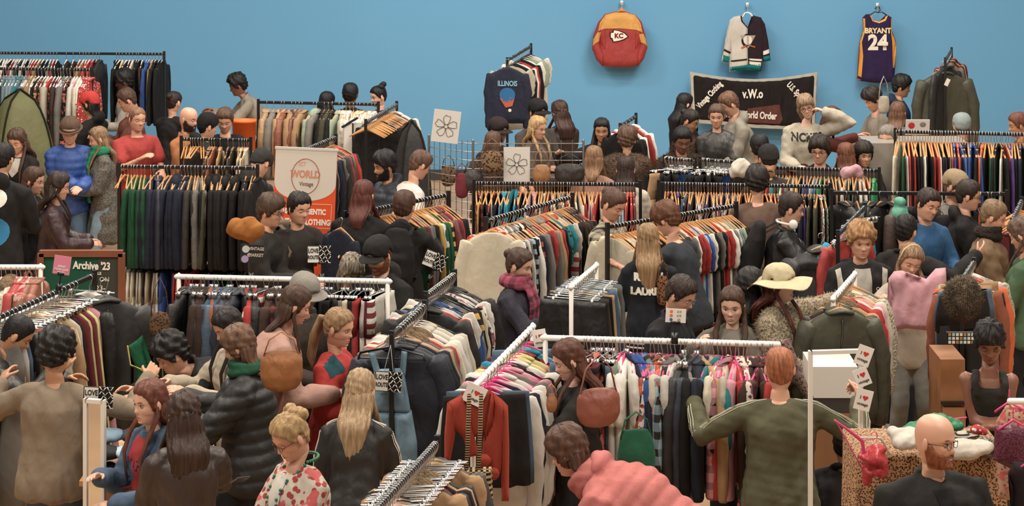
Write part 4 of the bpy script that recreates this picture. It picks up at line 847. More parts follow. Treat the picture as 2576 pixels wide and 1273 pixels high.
# ---- garments pinned to the wall
s = 192.0; wy = lambda: None
def wall_thing(name, label, cat, cx, cy, s=191.5): return thing(name, label, cat, px2w(cx, cy, s))
t = wall_thing('wall_jacket', 'red and yellow satin jacket with arrowhead emblem pinned high on blue wall', 'jacket', 1560, 95)
T = lambda p: tr_(p, 1560, 95, 191.5)
B0 = puffy('jacket_back', T([(1520, 36), (1545, 29), (1575, 29), (1600, 38), (1618, 75), (1612, 110), (1612, 150), (1605, 166), (1575, 170), (1545, 169), (1518, 166), (1508, 150), (1508, 110), (1503, 75)]), .06, mat('#a92a24', 'satin'), t, border=.09)
for sg, pl in (('l', [(1522, 36), (1505, 55), (1492, 90), (1489, 122), (1500, 150), (1516, 168), (1522, 140), (1510, 110), (1512, 80)]), ('r', [(1598, 36), (1614, 55), (1624, 90), (1629, 120), (1620, 148), (1604, 168), (1598, 140), (1610, 110), (1607, 80)])):
    puffy('sleeve', T(pl), .07, mat('#a92a24', 'satin'), t, border=.06)
bv = bvh_of([o for o in t.children if o.type == 'MESH'])
for pl in ([(1523, 37), (1545, 31), (1575, 31), (1598, 38), (1611, 58), (1615, 80), (1600, 74), (1560, 70), (1520, 71), (1505, 77), (1508, 58)],): decal_poly('yellow_yoke', T(pl), bv, t, mat('#dfa03c', 'satin'), (0, -.5, 0), (1, 0, 0), (0, 0, 1), .006, 4)
for pl in ([(1503, 80), (1511, 80), (1507, 102), (1497, 108), (1491, 115), (1492, 98)], [(1607, 84), (1618, 84), (1626, 100), (1628, 116), (1620, 108), (1611, 106)]): decal_poly('yellow_sleeve_panel', T(pl), bv, t, mat('#dfa03c', 'satin'), (0, -.5, 0), (1, 0, 0), (0, 0, 1), .006, 3)
decal_poly('emblem_border', T([(1542, 73), (1556, 75), (1572, 81), (1581, 91), (1570, 99), (1556, 103), (1541, 105), (1538, 97), (1534, 95), (1533, 80), (1539, 80)]), bv, t, mat('#2a1412', 'flat'), (0, -.5, 0), (1, 0, 0), (0, 0, 1), .009, 3)
decal_poly('arrowhead_emblem', T([(1544, 75), (1556, 77), (1570, 83), (1578, 91), (1568, 97), (1556, 101), (1543, 103), (1541, 95), (1536, 93), (1536, 82), (1543, 81)]), bv, t, mat('#ded4c4', 'flat'), (0, -.5, 0), (1, 0, 0), (0, 0, 1), .012, 3)
decal_text('emblem_letters', 'KC', .085, bv, t, mat('#6b1b1c', 'flat'), (-.02, -.5, .03), (1, 0, 0), (0, 0, 1), .015, .004)
puffy('collar', T([(1551, 31), (1563, 17), (1576, 30)]), .03, mat('#d98a34', 'satin'), t, border=.03)
t = wall_thing('hockey_jersey', 'long-sleeved sports jersey, white left half and black right half, teal hem, on wall', 'jersey', 1880, 105)
T = lambda p: tr_(p, 1880, 105, 191.5)
puffy('white_half', T([(1845, 42), (1866, 38), (1868, 52), (1881, 68), (1882, 176), (1835, 180), (1838, 120), (1832, 80)]), .045, mat('#cfc9bd', 'cloth'), t)
puffy('black_half', T([(1892, 38), (1915, 44), (1926, 80), (1922, 120), (1914, 180), (1882, 176), (1881, 68), (1893, 52)]), .045, mat('#2b1a22', 'cloth'), t)
puffy('sleeve', T([(1847, 41), (1836, 50), (1828, 80), (1821, 130), (1815, 154), (1833, 160), (1838, 130), (1845, 80)]), .04, mat('#cfc9bd', 'cloth'), t)
puffy('sleeve', T([(1913, 43), (1924, 60), (1932, 100), (1936, 130), (1939, 152), (1920, 156), (1915, 130), (1911, 80)]), .04, mat('#2b1a22', 'cloth'), t)
bv = bvh_of([o for o in t.children if o.type == 'MESH'])
D = lambda nm, pl, c, off=.006, cuts=3: decal_poly(nm, T(pl), bv, t, mat(c, 'flat'), (0, -.5, 0), (1, 0, 0), (0, 0, 1), off, cuts)
D('teal_hem', [(1836, 168), (1880, 162), (1914, 160), (1912, 178), (1880, 176), (1836, 180)], '#12696c'); D('teal_cuff', [(1817, 137), (1836, 142), (1834, 158), (1815, 153)], '#12696c'); D('teal_cuff', [(1918, 142), (1937, 138), (1939, 152), (1919, 156)], '#12696c')
D('black_band', [(1838, 151), (1882, 146), (1882, 150), (1838, 155)], '#221a1c'); D('white_band', [(1882, 146), (1916, 148), (1916, 153), (1882, 150)], '#cfc9bd'); D('white_band', [(1882, 153), (1914, 156), (1914, 165), (1882, 160)], '#cfc9bd'); D('dark_cuff_stripe', [(1821, 122), (1838, 130), (1837, 135), (1820, 127)], '#221a1c'); D('white_cuff_stripe', [(1919, 128), (1936, 122), (1937, 132), (1919, 138)], '#cfc9bd')
D('neck_trim', [(1862, 39), (1867, 39), (1870, 50), (1882, 66), (1880, 71), (1864, 53)], '#221a1c')
D('round_badge', circ2 := [(1880+16*math.cos(a), 101+17*math.sin(a)) for a in np.linspace(0, 6.28, 18, endpoint=False)], '#1c1718', .008); D('badge_triangle', [(1862, 88), (1900, 88), (1881, 122)], '#8f8a80', .01); D('badge_disc', [(1880+11*math.cos(a), 100+12*math.sin(a)) for a in np.linspace(0, 6.28, 18, endpoint=False)], '#cdc6ba', .013); D('orange_stripe', [(1863, 118), (1875, 112), (1877, 115), (1865, 121)], '#b5572e', .013); D('orange_stripe', [(1886, 112), (1899, 116), (1898, 119), (1885, 115)], '#b5572e', .013)
b = MB(); b.tube([tuple((x, -.01, z)) for x, z in T([(1868, 42), (1874, 33), (1880, 31), (1887, 33), (1892, 40)])], .012, 8); b.obj('hanger', mat('#dedad2', 'plastic'), t)
t = wall_thing('basketball_vest', 'purple sleeveless basketball vest with gold trim and number 24 hanging on wall', 'jersey', 2207, 120)
T = lambda p: tr_(p, 2207, 120, 191.5)
puffy('vest_body', T([(2178, 36), (2190, 35), (2197, 50), (2212, 54), (2225, 47), (2230, 36), (2243, 44), (2243, 75), (2254, 105), (2248, 140), (2249, 206), (2207, 209), (2165, 204), (2156, 200), (2164, 140), (2162, 105), (2172, 75), (2169, 45)]), .04, mat('#2c1c49', 'cloth'), t)
bv = bvh_of([o for o in t.children if o.type == 'MESH'])
D('gold_neck_trim', [(2186, 36), (2190, 35), (2197, 48), (2211, 53), (2224, 47), (2229, 36), (2233, 38), (2227, 51), (2211, 58), (2194, 53)], '#d59a55'); D('gold_side_panel', [(2170, 45), (2175, 46), (2176, 76), (2167, 105), (2170, 140), (2165, 202), (2156, 199), (2165, 140), (2161, 105), (2171, 76)], '#c98a3c'); D('gold_side_panel', [(2240, 46), (2244, 46), (2245, 75), (2255, 104), (2248, 140), (2249, 170), (2245, 170), (2243, 105), (2240, 80)], '#c98a3c')
decal_text('name_lettering', 'BRYANT', .095, bv, t, mat('#d8c39a', 'flat'), (0, -.5, .225), (1, 0, 0), (0, 0, 1), .008, .004, .95); decal_text('number', '24', .27, bv, t, mat('#d8d0bf', 'flat'), (0, -.5, .065), (1, 0, 0), (0, 0, 1), .008, .012, .95)
b = MB(); b.tube([tuple((x, -.03, z)) for x, z in T([(2186, 38), (2200, 29), (2207, 31), (2213, 26), (2211, 17), (2203, 17), (2201, 22)])], .008, 8); b.tube([tuple((x, -.03, z)) for x, z in T([(2207, 31), (2218, 30), (2230, 38)])], .008, 8); b.obj('hanger', mat('#16181a', 'plastic'), t)
for cx, cy, w_ in ((1564, 7, 'red and yellow jacket'), (1880, 12, 'black and white jersey'), (2207, 13, 'purple vest')):
    b = MB(); P0 = px2w(cx, cy, 190.3); b.box((0, -.01, 0), (.035, .02, .06)); b.tube([(0, -.02, .01), (0, -.05, .0), (0, -.05, .02)], .006, 6); b.tube([(0, -.03, 0), (0, -.02, -.09)], .002, 5); o = b.obj('wall_hook', mat('#e3e0da', 'plastic')); o.location = P0; tag(o, f'small white adhesive hook above the {w_}', 'hook')
# banner
t = thing('fabric_banner', 'black fabric banner with white lettering and frayed white border on blue wall', 'banner', px2w(1896, 250, 191.8)); T = lambda p: tr_(p, 1896, 250, 191.8)
O_ = [(1735, 180), (1790, 190), (1850, 197), (1900, 199), (1960, 196), (2010, 189), (2057, 181), (2052, 250), (2050, 322), (1980, 325), (1900, 322), (1820, 314), (1742, 309), (1740, 250)]
puffy('white_border', T(O_), .008, mat('#b9b4a8', 'cloth'), t, border=.03)
I_ = [(1743, 187), (1790, 195), (1850, 202), (1900, 204), (1960, 201), (2010, 194), (2049, 188), (2045, 250), (2042, 315), (1980, 319), (1900, 315), (1820, 307), (1749, 302), (1746, 250)]
puffy('black_fabric', T(I_), .028, mat('#1d1716', 'cloth'), t, border=.05, fold=.012)
bv = bvh_of([o for o in t.children if o.type == 'MESH'])
decal_poly('brown_panel', T([(1880, 272), (1960, 262), (1968, 300), (1960, 312), (1880, 308)]), bv, t, mat('#54302a', 'flat'), (0, -.5, 0), (1, 0, 0), (0, 0, 1), .005, 5)
def bt(nm, s_, size, px, py, ang, bold=.004, sx=.8):
    a = math.radians(ang); x, z = T([(px, py)])[0]; decal_text(nm, s_, size, bv, t, mat('#d5cfc4', 'flat'), (x, -.5, z), (math.cos(a), 0, math.sin(a)), (-math.sin(a), 0, math.cos(a)), .016, bold, sx)
bt('lettering', 'Vintage Clothing', .105, 1784, 238, 47, sx=.62); bt('lettering', 'v.W.o', .16, 1893, 236, 0, .006, .68); bt('lettering', 'U.S. Sports', .11, 2003, 232, -47, sx=.66); bt('lettering', 'Vintage World Order', .13, 1880, 288, -3, sx=.66)
# ---- roll-up banner
sb = 296; t = thing('roller_banner', 'roller banner, white above orange, with round outlined logo', 'banner', px2w(746, 620, sb)); t.location.z = 0
zt = H-(374-YH)/sb; W_ = 156/sb; q = MB(); q.box((0, 0, zt/2+.03), (W_, .006, zt-.06)); q.obj('printed_panel', mat('#d9552f', 'flat'), t, smooth=False)
q = MB(); q.box((0, 0, .04), (W_+.03, .2, .07)); q.obj('base_case', mat('#9a9894', 'metal'), t, smooth=False); q = MB(); q.box((0, 0, zt), (W_+.01, .02, .02)); q.obj('top_bar', mat('#c9c5be', 'paint'), t, smooth=False)
t.rotation_euler.y = math.radians(2.5)
zc = lambda y: H-(y-YH)/sb
wp = [(-W_/2+.002, zt), (W_/2-.002, zt)]+[(W_/2*math.cos(a)*.99, zc(462)-(zc(462)-zc(505))*math.sin(a)) for a in np.linspace(0, math.pi, 16)]
flat(t, 'white_panel', wp, '#cfc6ba', -.0045)
an = np.linspace(0, 2*np.pi, 28, endpoint=False); b = MB(); b.tube([(math.cos(a)*.118, -.007, zc(443)+math.sin(a)*.15) for a in an], .003, 6, close=True); b.obj('logo_ring', mat('#9c5a48', 'flat'), t)
text('logo_lettering', 'WORLD', .085, '#c98a72', t, (0, -.007, zc(438)), .8, .003); text('logo_lettering', 'Vintage', .05, '#6b4a3a', t, (.01, -.009, zc(462)), .8); text('logo_lettering', 'EST', .05, '#d9a58a', t, (-.03, -.007, zc(412)), .8)
text('lettering', '100% AUTHENTIC', .062, '#eadfd2', t, (0, -.006, zc(532)), .75, .003); text('lettering', 'VINTAGE CLOTHING', .066, '#eadfd2', t, (0, -.006, zc(558)), .72, .003)
b = MB(); 
for x0, z0, x1, z1 in ((-W_*.44, zc(512), W_*.44, zc(512)), (-W_*.44, zc(572), W_*.44, zc(572)), (-W_*.44, zc(512), -W_*.44, zc(640)), (W_*.44, zc(512), W_*.44, zc(640))): b.box(((x0+x1)/2, -.005, (z0+z1)/2), (abs(x1-x0)+.004, .002, abs(z1-z0)+.004))
b.obj('frame_lines', mat('#e2c4b0', 'flat'), t, smooth=False)
# ---- tents
def tent(label, cx, ytop, s, w_, d, h, col, yaw=0):
    P0 = px2w(cx, ytop, s); P0.z = 0; t = thing('pop_up_tent', label, 'tent', P0, yaw); R_ = []
    for q in np.linspace(0, 1, 16):
        z = h*q; a = (1-q**2.4)**.5 if q < 1 else .02; an = np.linspace(0, 2*np.pi, 24, endpoint=False); R_.append(np.c_[np.sign(np.cos(an))*np.abs(np.cos(an))**.6*w_/2*a, np.sign(np.sin(an))*np.abs(np.sin(an))**.6*d/2*a, np.full(24, z)])
    b = MB(); b.grid(R_); b.obj('tent_fabric', mat(col, 'satin', rough=.75), t)
    for i in (3, 9, 15, 21): b = MB(); b.tube([tuple(r[i]*1.01) for r in R_], .012, 8); b.obj('seam_piping', mat('#1d1c14', 'cloth'), t)
    return t
tent('olive green pop-up changing tent with black seams at the left', 50, 228, 218, .85, .8, H-683/218, '#6b6b40', .5)
tent('dark pop-up changing tent, rounded, beside the bare-hanger rack', 1035, 306, 240, .45, .5, H-761/240, '#1e1b1a', .3)
# ---- crate, panel, laptop
P0 = px2w(614, 355, 232); t = thing('orange_crate', 'tall bright orange plastic tub beside the tan jacket rack', 'tub', P0); t.location.z = 0; zt = H-(301-YH)/232
R_ = [np.array([(x*w, y*w*.8, z) for x, y in circ(1, 28)]) for w, z in ((.1, 0), (.112, zt*.5), (.128, zt-.03), (.136, zt-.03), (.136, zt), (.12, zt), (.11, zt-.1))]
b = MB(); b.grid(R_); b.obj('tub_body', mat('#e0621f', 'plastic', rough=.6), t)
P0 = px2w(886, 400, 232); t = thing('folding_screen', 'tall white folding panel with black edge left of the bare hangers', 'panel', P0, .3); t.location.z = 0; zt = H-(310-YH)/232
b = MB(); b.box((-.05, 0, zt/2), (.09, .03, zt)); b.obj('panel_leaf', mat('#cfcac0', 'paint'), t, smooth=False); b = MB(); b.box((.06, .02, zt/2-.02), (.09, .03, zt+.04)); b.obj('panel_leaf', mat('#c5bfb4', 'paint'), t, smooth=False); b = MB(); b.box((.004, .0, zt/2), (.012, .04, zt)); b.box((-.03, -.01, zt+.01), (.2, .03, .02), 0, Matrix.Rotation(-.5, 3, 'Y')); b.obj('black_trim', mat('#1d1c1c', 'paint'), t, smooth=False)
t = card('laptop', 'open silver laptop lid with round red sticker behind tall right rack', 2308, 320, 258, .235, .155, '#c9c6c2', .008, cat='laptop', pname='lid', tip=-12); b = MB(); b.ell((-.06, -.006, .02), (.032, .002, .032), 18); b.obj('red_sticker', mat('#b8333a', 'flat'), t); b = MB(); b.ell((.05, -.006, .03), (.03, .002, .025), 12); b.obj('dark_sticker', mat('#7d7a76', 'flat'), t)
b = MB(); b.box((0, .11, -.08), (.235, .2, .012)); b.obj('keyboard_base', mat('#a9a6a2', 'metal'), t, smooth=False)
b = MB(); P0 = px2w(2308, 345, 257); b.box((0, .25, P0.z/2-.03), (1.0, .5, P0.z-.06)); o = b.obj('counter_table', mat('#8a8378', 'paint'), smooth=False); o.location = (P0.x, P0.y+.0, 0); tag(o, 'pale grey counter behind tall right rack that carries the laptop', 'counter')
# ---- chalkboard
s = 318; P0 = px2w(205, 700, s); t = thing('chalkboard', 'wood-framed green chalkboard lettered in white behind the pink card', 'chalkboard', (P0.x, P0.y, 0)); zt = H-(637-YH)/s; zb = zt-.62; W_ = 190/s
b = MB(); b.box((0, 0, (zt+zb)/2), (W_, .02, zt-zb)); b.obj('board', mat('#174a38', 'flat'), t, smooth=False)
b = MB(); b.box((W_*.36, -.012, (zt+zb)/2), (W_*.28, .004, zt-zb)); b.obj('dark_section', mat('#3a3a34', 'flat'), t, smooth=False)
b = MB(); b.box((0, -.005, zt), (W_+.06, .05, .05)); b.box((0, -.005, zb), (W_+.06, .05, .05)); b.box((W_/2+.02, -.005, (zt+zb)/2), (.05, .05, zt-zb)); b.box((-W_/2-.02, -.005, (zt+zb)/2), (.05, .05, zt-zb)); b.obj('wooden_frame', mat('#7b4a34', 'wood'), t, smooth=False)
for x in (-.2, .2): b = MB(); b.box((x, .02, zb/2), (.05, .04, zb)); b.obj('leg', mat('#5b3a2a', 'wood'), t, smooth=False)
zz = lambda y: H-(y-YH)/s; xx = lambda x: (x-CX)/s-P0.x
text('lettering', "Archive '23", .082, '#ddd7cb', t, (xx(232), -.02, zz(668)), .78, .003, -.04); text('lettering', 'SALE', .03, '#cfc9bd', t, (xx(246), -.02, zz(687)), 1, .001); text('lettering', 'IS ON', .05, '#cfc9bd', t, (xx(256), -.02, zz(702)), 1, .0); text('lettering', '23-', .06, '#cfc9bd', t, (xx(254), -.02, zz(724)), 1, .001)
# ---- cards
def love(label, px, py, s, rot=0, stem=0, hang=None, sc=1.0):
    t = card('printed_sign', label, px, py, s, .165*sc, .12*sc, '#191718', .008, rot); k = sc
    for x, w_ in ((-.038, .078),): q = MB(); q.box((x*k, -.005, 0), (w_*k, .003, .112*k)); q.obj('white_block', mat('#dad5ca', 'flat'), t, smooth=False)
    text('lettering', 'LOVE', .042*k, '#1b1919', t, (-.038*k, -.0085, .026*k), .72, .0008); text('lettering', 'ROUTE', .036*k, '#1b1919', t, (-.038*k, -.0085, -.02*k), .68, .0008)
    r_ = random.Random(px); b = MB()
    for i in range(5): z0 = (-.05+.025*i)*k; b.tube([((.008+.075*j/7)*k, -.006, z0+.012*k*math.sin(j*1.7+i*2)) for j in range(8)], .003*k, 6)
    b.obj('white_squiggles', mat('#dad5ca', 'flat'), t)
    if stem: b = MB(); b.tube([(.02, .004, -.055*k), (.02, .004, -stem)], .005, 8); b.box((.02, .004, -stem), (.035, .05, .05)); b.box((.02, 0, -.06*k), (.05, .02, .015)); b.obj('clip_stand', mat('#141313', 'plastic'), t)
    if hang:
        b = MB(); b.tube([(-.03, 0, .05*k), (.0, .01, hang)], .0018, 5); b.tube([(.03, 0, .05*k), (.0, .01, hang)], .0018, 5); b.obj('string', mat('#d8d2c6', 'cloth'), t)
love('black and white lettered card clipped to white rail, right of two', 802, 640, 357, 0, .165)
love('tilted black and white lettered card near brown-haired backpack wearer', 1093, 655, 342, 22, .14)
love('black and white lettered card hung on denim dungarees', 976, 960, 412, 4, 0, .22)
love('black and white lettered card on top of left mirror frame', 247, 1000, 447, 2, 0)
t = card('printed_sign', 'dark card with pale circles clipped to white rail, left of two', 634, 638, 357, .165, .13, '#2a2726', .006, 3)
for x, z, r_, c_ in ((-.045, .03, .026, '#b9bfb4'), (-.02, -.01, .014, '#b98a90'), (-.048, -.04, .026, '#9d8fae')): flat(t, 'round_print', circ(r_, 20, x, z), c_, -.004)
text('lettering', 'VINTAGE', .03, '#b5a896', t, (.03, -.0045, .035), .85, .001); text('lettering', 'MARKET', .032, '#b5a896', t, (.03, -.0045, -.01), .85, .001)
b = MB(); b.tube([(-.01, .004, -.06), (.0, .004, -.155)], .005, 8); b.box((.0, .004, -.17), (.035, .05, .06)); b.obj('clip_stand', mat('#141313', 'plastic'), t)
t = card('printed_sign', 'pink paper card on black clip above far-left hanger rail', 156, 667, 372, .115, .125, '#cf7d90', .003, 8)
text('lettering', 'SPEND', .018, '#e9d2d2', t, (0, -.003, -.01), 1, .0006); text('lettering', 'MORE SAVE', .018, '#e9d2d2', t, (0, -.003, -.03), 1, .0006); text('lettering', 'MORE', .018, '#e9d2d2', t, (0, -.003, -.05), 1, .0006); b = MB(); b.tube([(.0, .004, -.06), (0, .004, -.15)], .005, 8); b.box((0, .0, -.06), (.045, .014, .02)); b.box((0, .004, -.15), (.035, .05, .04)); b.obj('clip_stand', mat('#141313', 'plastic'), t)
t = card('price_card', 'white price card with coloured dots on clip above long white rail', 1700, 794, 409, .125, .085, '#e2ddd2', .003, 3)
for z, c_, a_ in ((.025, '#dd7a5a', '£15'), (0, '#e0703a', '£10'), (-.025, '#2a6aa8', '£5')): flat(t, 'coloured_dot', circ(.0095, 14, -.028, z), c_); text('lettering', a_, .018, '#6a6660', t, (.02, -.003, z), 1, 0)
b = MB(); b.tube([(0, .004, -.04), (0, .004, -.13)], .004, 8); b.box((0, 0, -.042), (.06, .014, .014)); b.box((0, .004, -.14), (.04, .055, .06)); b.obj('clip_stand', mat('#141313', 'plastic'), t)
def iheart(label, px, py, s, rot, w_=.085, h=.11):
    t = card('heart_tag', label, px, py, s, w_, h, '#e4dfd6', .0025, rot, cat='tag', pname='tag_card'); flat(t, 'red_heart', [(x*.032+.008, z*.03+.012) for x, z in HEART], '#c93a3a'); text('lettering', 'I', .028, '#3a3634', t, (-.02, -.003, .012), 1, .0004); text('lettering', 'vintage', .023, '#4a4644', t, (0, -.003, -.025), 1, .0002)
    return t
iheart('white heart tag at the top corner of long white rail', 1358, 851, 402, -10); iheart('white diamond-turned heart tag above orange cardigan', 1194, 993, 448, 25, .115, .11)
iheart('white heart tag on mirror frame, highest of three', 2173, 895, 436, 20, .09, .115); iheart('white heart tag on mirror frame, middle of three', 2169, 949, 437, -22, .085, .105); iheart('white heart tag on mirror frame, lowest of three', 2172, 1006, 438, 14, .095, .12)
# ---- flower drawings and wire grid
def flower(label, px, py, s, w_, h, rot):
    t = card('flower_drawing', label, px, py, s, w_, h, '#cfcac2', .003, rot, cat='poster', pname='paper'); b = MB(); R0 = min(w_, h)*.4
    for i in range(5):
        a = 2*math.pi*i/5+.3; pts = []
        for j in range(15): u = j/14*2-1; r = R0*(1-.55*abs(u)**5)*(1+.05*math.sin(9*u)); pts.append((math.cos(a+u*.58)*r*(.35+.65*(1-abs(u)**5)), -.004, math.sin(a+u*.58)*r*(.35+.65*(1-abs(u)**5))))
        b.tube(pts, .0018, 5, cap=0)
    b.tube([(x, -.004, z) for x, z in circ(R0*.2, 14)], .0018, 5, close=True); b.obj('line_drawing', mat('#2d2a28', 'flat'), t)
flower('white sheet with flower drawing tilted above the wire grid', 1122, 318, 272, .25, .3, 7); flower('white sheet with flower drawing clipped on wire grid front', 1300, 414, 276, .24, .32, 0)
s = 272; zt = H-(361-YH)/s; P0 = px2w(1190, 400, s); t = thing('wire_grid', 'silver wire grid display with horizontal bars behind the bright knits', 'display grid', (P0.x, P0.y, 0))
b = MB(); b2 = MB()
for i in range(14): z = zt-i*.078; b.tube([(x, -.25*math.exp(-((x+.18)/.25)**2)*0+(.35*((-x)/.45)**1.5 if x < 0 else 0), z) for x in np.linspace(-.42, 1.02, 16)], .0042, 6, ref=(0, 0, 1))
b.obj('horizontal_wires', mat('#b5afa8', 'metal'), t)
for x in list(np.linspace(-.42, 0, 9))+list(np.linspace(.1, 1.02, 10)): y = .35*((-x)/.45)**1.5 if x < 0 else 0; b2.tube([(x, y, zt+.03), (x, y, zt-1.05)], .003, 5)
b2.obj('vertical_wires', mat('#8d8781', 'metal'), t)
for x in (-.42, 0, 1.02): y = .35*((-x)/.45)**1.5 if x < 0 else 0; q = MB(); q.tube([(x, y+.0, 0), (x, y, zt+.03)], .011, 10); q.obj('upright', mat('#8d8781', 'metal'), t)
bag('leopard print handbag hanging on wire grid left of drawing', px2w(1238, 405, 277), '#8a6a48', .2, .17, .08, 0, 'leopard', .12, '#2a1a12', 1.0, 'handbag')
bag('small leopard handbag hanging behind the left grid bend', px2w(1128, 440, 268), '#7d6144', .15, .17, .07, .2, 'leopard', .1, '#2a1a12', 1.0, 'handbag')
bag('tan leather handbag on wire grid right of drawing', px2w(1362, 435, 277), '#a5713f', .17, .14, .07, 0, 'leather', .16, name='handbag')
bag('dark crocodile handbag on wire grid far right', px2w(1432, 436, 277), '#2d211c', .28, .16, .08, 0, 'leather', .1, name='handbag')
bag('dark grey handbag low on grid beside leopard bag', px2w(1190, 452, 276), '#3b322d', .2, .16, .08, 0, 'leather', .1, name='handbag')
bag('burgundy ruffled bag at left side of wire grid', px2w(1162, 465, 276), '#7b2a35', .13, .2, .07, 0, 'cloth', .1, name='handbag')
# ---- soft things
def soft(name, label, cat, P_, parts, col, kind='cloth', c2=None, seed=1, amp=.008, vox=.014, yaw=0, sc=1.0):
    t = thing(name, label, cat, P_, yaw); b = MB()
    for c_, r_ in parts: b.ell(c_, r_, 16)
    m = b.fuse(vox, 3); v = wrinkle(m.v[0], m.nrm, amp, seed, 22, 22); o = MB(); o.add(v, m.f)
    if kind == 'fur': tufts(o, v, m.nrm, 2600, .035, .003)
    o.obj('fabric', mat(col, kind, c2, sc), t); return t
soft('headscarf', 'white crumpled cloth resting on rail above the brown-sweater woman', 'cloth', px2w(1860, 425, 279), [((0, 0, 0), (.09, .08, .08)), ((-.05, 0, -.02), (.05, .06, .06)), ((.05, 0, .03), (.055, .06, .05)), ((0, 0, .06), (.06, .05, .04))], '#d5ccba', amp=.012)
soft('pink_beanie', 'pale pink knitted beanie lying over a black rail', 'hat', px2w(2142, 432, 276), [((-.05, 0, -.01), (.06, .05, .06)), ((.04, 0, .02), (.06, .05, .05)), ((.07, 0, -.02), (.04, .04, .04))], '#cf9aa4', amp=.009)
soft('mint_puffer_jacket', 'mint green puffer with rolled hood hanging on the sparse rail', 'jacket', px2w(2263, 535, 294), [((0, 0, .09), (.055, .05, .05)), ((0, 0, -.02), (.085, .07, .09)), ((-.03, 0, -.14), (.1, .07, .1))], '#5aa990', 'satin', amp=.005)
soft('furry_bag', 'fluffy grey brown fur bag hanging at dark jeans rack', 'bag', px2w(2422, 752, 378), [((0, 0, 0), (.115, .07, .13)), ((-.03, 0, .06), (.07, .06, .07)), ((.04, 0, .08), (.06, .05, .06))], '#85735f', 'fur', amp=.01)
t = card('patterned_clutch', 'black clutch bag with white square tiles below the furry bag', 2420, 850, 392, .2, .075, '#161414', .04, 0, cat='bag', pname='bag_body')
for i in range(8):
    for j in range(3): flat(t, 'square_tile', [(-.092+i*.0245+a, -.032+j*.0245+c_) for a, c_ in ((0, 0), (.018, 0), (.018, .018), (0, .018))], ['#cfc9bd', '#9ab5b5', '#a9764a', '#cfc9bd'][(i*3+j) % 4], -.0215)
bag('tan leopard shoulder bag at hip of the navy varsity jacket', px2w(1667, 728, 333), '#8a5a34', .1, .2, .07, .3, 'leopard', .12, '#2a1510', 1.2)
bag('rust suede shoulder bag on the auburn-haired woman in black', px2w(1505, 1020, 440), '#98503a', .27, .18, .1, .3, 'leather', .2)
bag('small tan bag hanging in front of the auburn-haired woman', px2w(1387, 1012, 440), '#a3683a', .07, .09, .05, 0, 'leather', .06)
bag('bright tan leather bag swinging behind pink hooded top', px2w(708, 928, 425), '#a8662c', .26, .2, .1, .1, 'leather', .12)
bag('dark green bag carried low beside the bending pink coat', px2w(1600, 1190, 497), '#1c5c40', .2, .42, .14, .1, 'cloth', .1)
bag('brown wicker handbag looped on the white rail end', px2w(402, 815, 365), '#6b4c30', .15, .15, .08, .2, 'leopard', .25, '#2e1d12', 1.4, 'handbag')
bag('cream and black tote bag with long handles beside blue hood', px2w(2223, 262, 226), '#b3a791', .14, .18, .05, .2, 'cloth', .22, name='tote_bag')
soft('mustard_jacket', 'mustard yellow jacket bundled over the arm beside moustached man', 'jacket', px2w(618, 580, 322), [((-.07, 0, .02), (.08, .08, .08)), ((.03, 0, .0), (.12, .08, .09)), ((.02, 0, .06), (.08, .06, .05))], '#a8661e', amp=.008)
t = thing('smartphone', 'thin dark smartphone held by woman with fair updo', 'phone', px2w(604, 1207, 500), .3); t.rotation_euler = (math.radians(65), 0, .4); b = MB(); b.box((0, 0, 0), (.07, .008, .145)); b.obj('phone_body', mat('#3a302a', 'plastic'), t, smooth=False, bevel=.003); b = MB(); b.box((0, -.0045, 0), (.064, .001, .135)); b.obj('screen', mat('#101012', 'glass'), t, smooth=False)
# ---- fitted front garments
def front(tok, label, px, py, s, yaw, sc, hk='w', th=.1, seed=1):
    P_ = px2w(px, py, s); return place_garment(tok, P_, math.radians(yaw), th, hk, label, None, seed=seed, sc=sc)
g = front('Sn', 'navy sweatshirt with blue and orange illustrated print on tall rack', 1277, 152, 219, -6, .98, 'k', .07); bv = bvh_of([o for o in g.children if o.name.startswith('garment_body')])
decal_text('lettering', 'ILLINOIS', .085, bv, g, mat('#7fa9bd', 'flat'), (0, -.5, -.27), (1, 0, 0), (0, 0, 1), .005, .002, .72)
for pl, c_ in ((circ(.085, 18, 0, -.40, 1.1), '#2a5f8a'), (circ(.05, 14, -.02, -.43), '#b9b2a8'), ([(-.09, -.44), (.09, -.42), (.06, -.53), (-.02, -.55)], '#a8543c'), (circ(.03, 12, .045, -.38), '#b04a3a'), (circ(.02, 10, .03, -.58), '#c9c4ba')): decal_poly('printed_shape', pl, bv, g, mat(c_, 'flat'), (0, -.5, 0), (1, 0, 0), (0, 0, 1), .006+.002*len(c_)*.0+.001*abs(pl[0][0])*10, 3)
g = front('Ji', 'large olive workwear jacket with dangling white tag on far right rack', 2376, 158, 217, 8, 1.3, 'k', .1)
t = iheart; q = card('paper_tag', 'small white card tag pinned to the large olive workwear jacket', 2383, 207, 221, .045, .085, '#c9c2b2', .003, 25, cat='tag', pname='tag_card')
g = front('Le', 'long cream pullover facing front at the angled rack end', 1236, 556, 316, 0, 1.0, 'w', .06, 2)
g = front('Jc', 'big dark grey wool jacket facing right on pink card rack', 262, 712, 362, 28, 1.3, 'k', .1)
g = front('Pk', 'bulky black puffer jacket hanging at left of curly blond man', 2066, 592, 322, 10, 1.2, 'w', .16)
g = front('Ji', 'olive brown jacket facing front on white rack beside mirror', 2112, 745, 376, 6, 1.08, 'w', .12)
g = front('Sn', 'navy sweater with mustard sleeve ends left of large black coat', 858, 552, 312, -50, .95, 'w', .08)
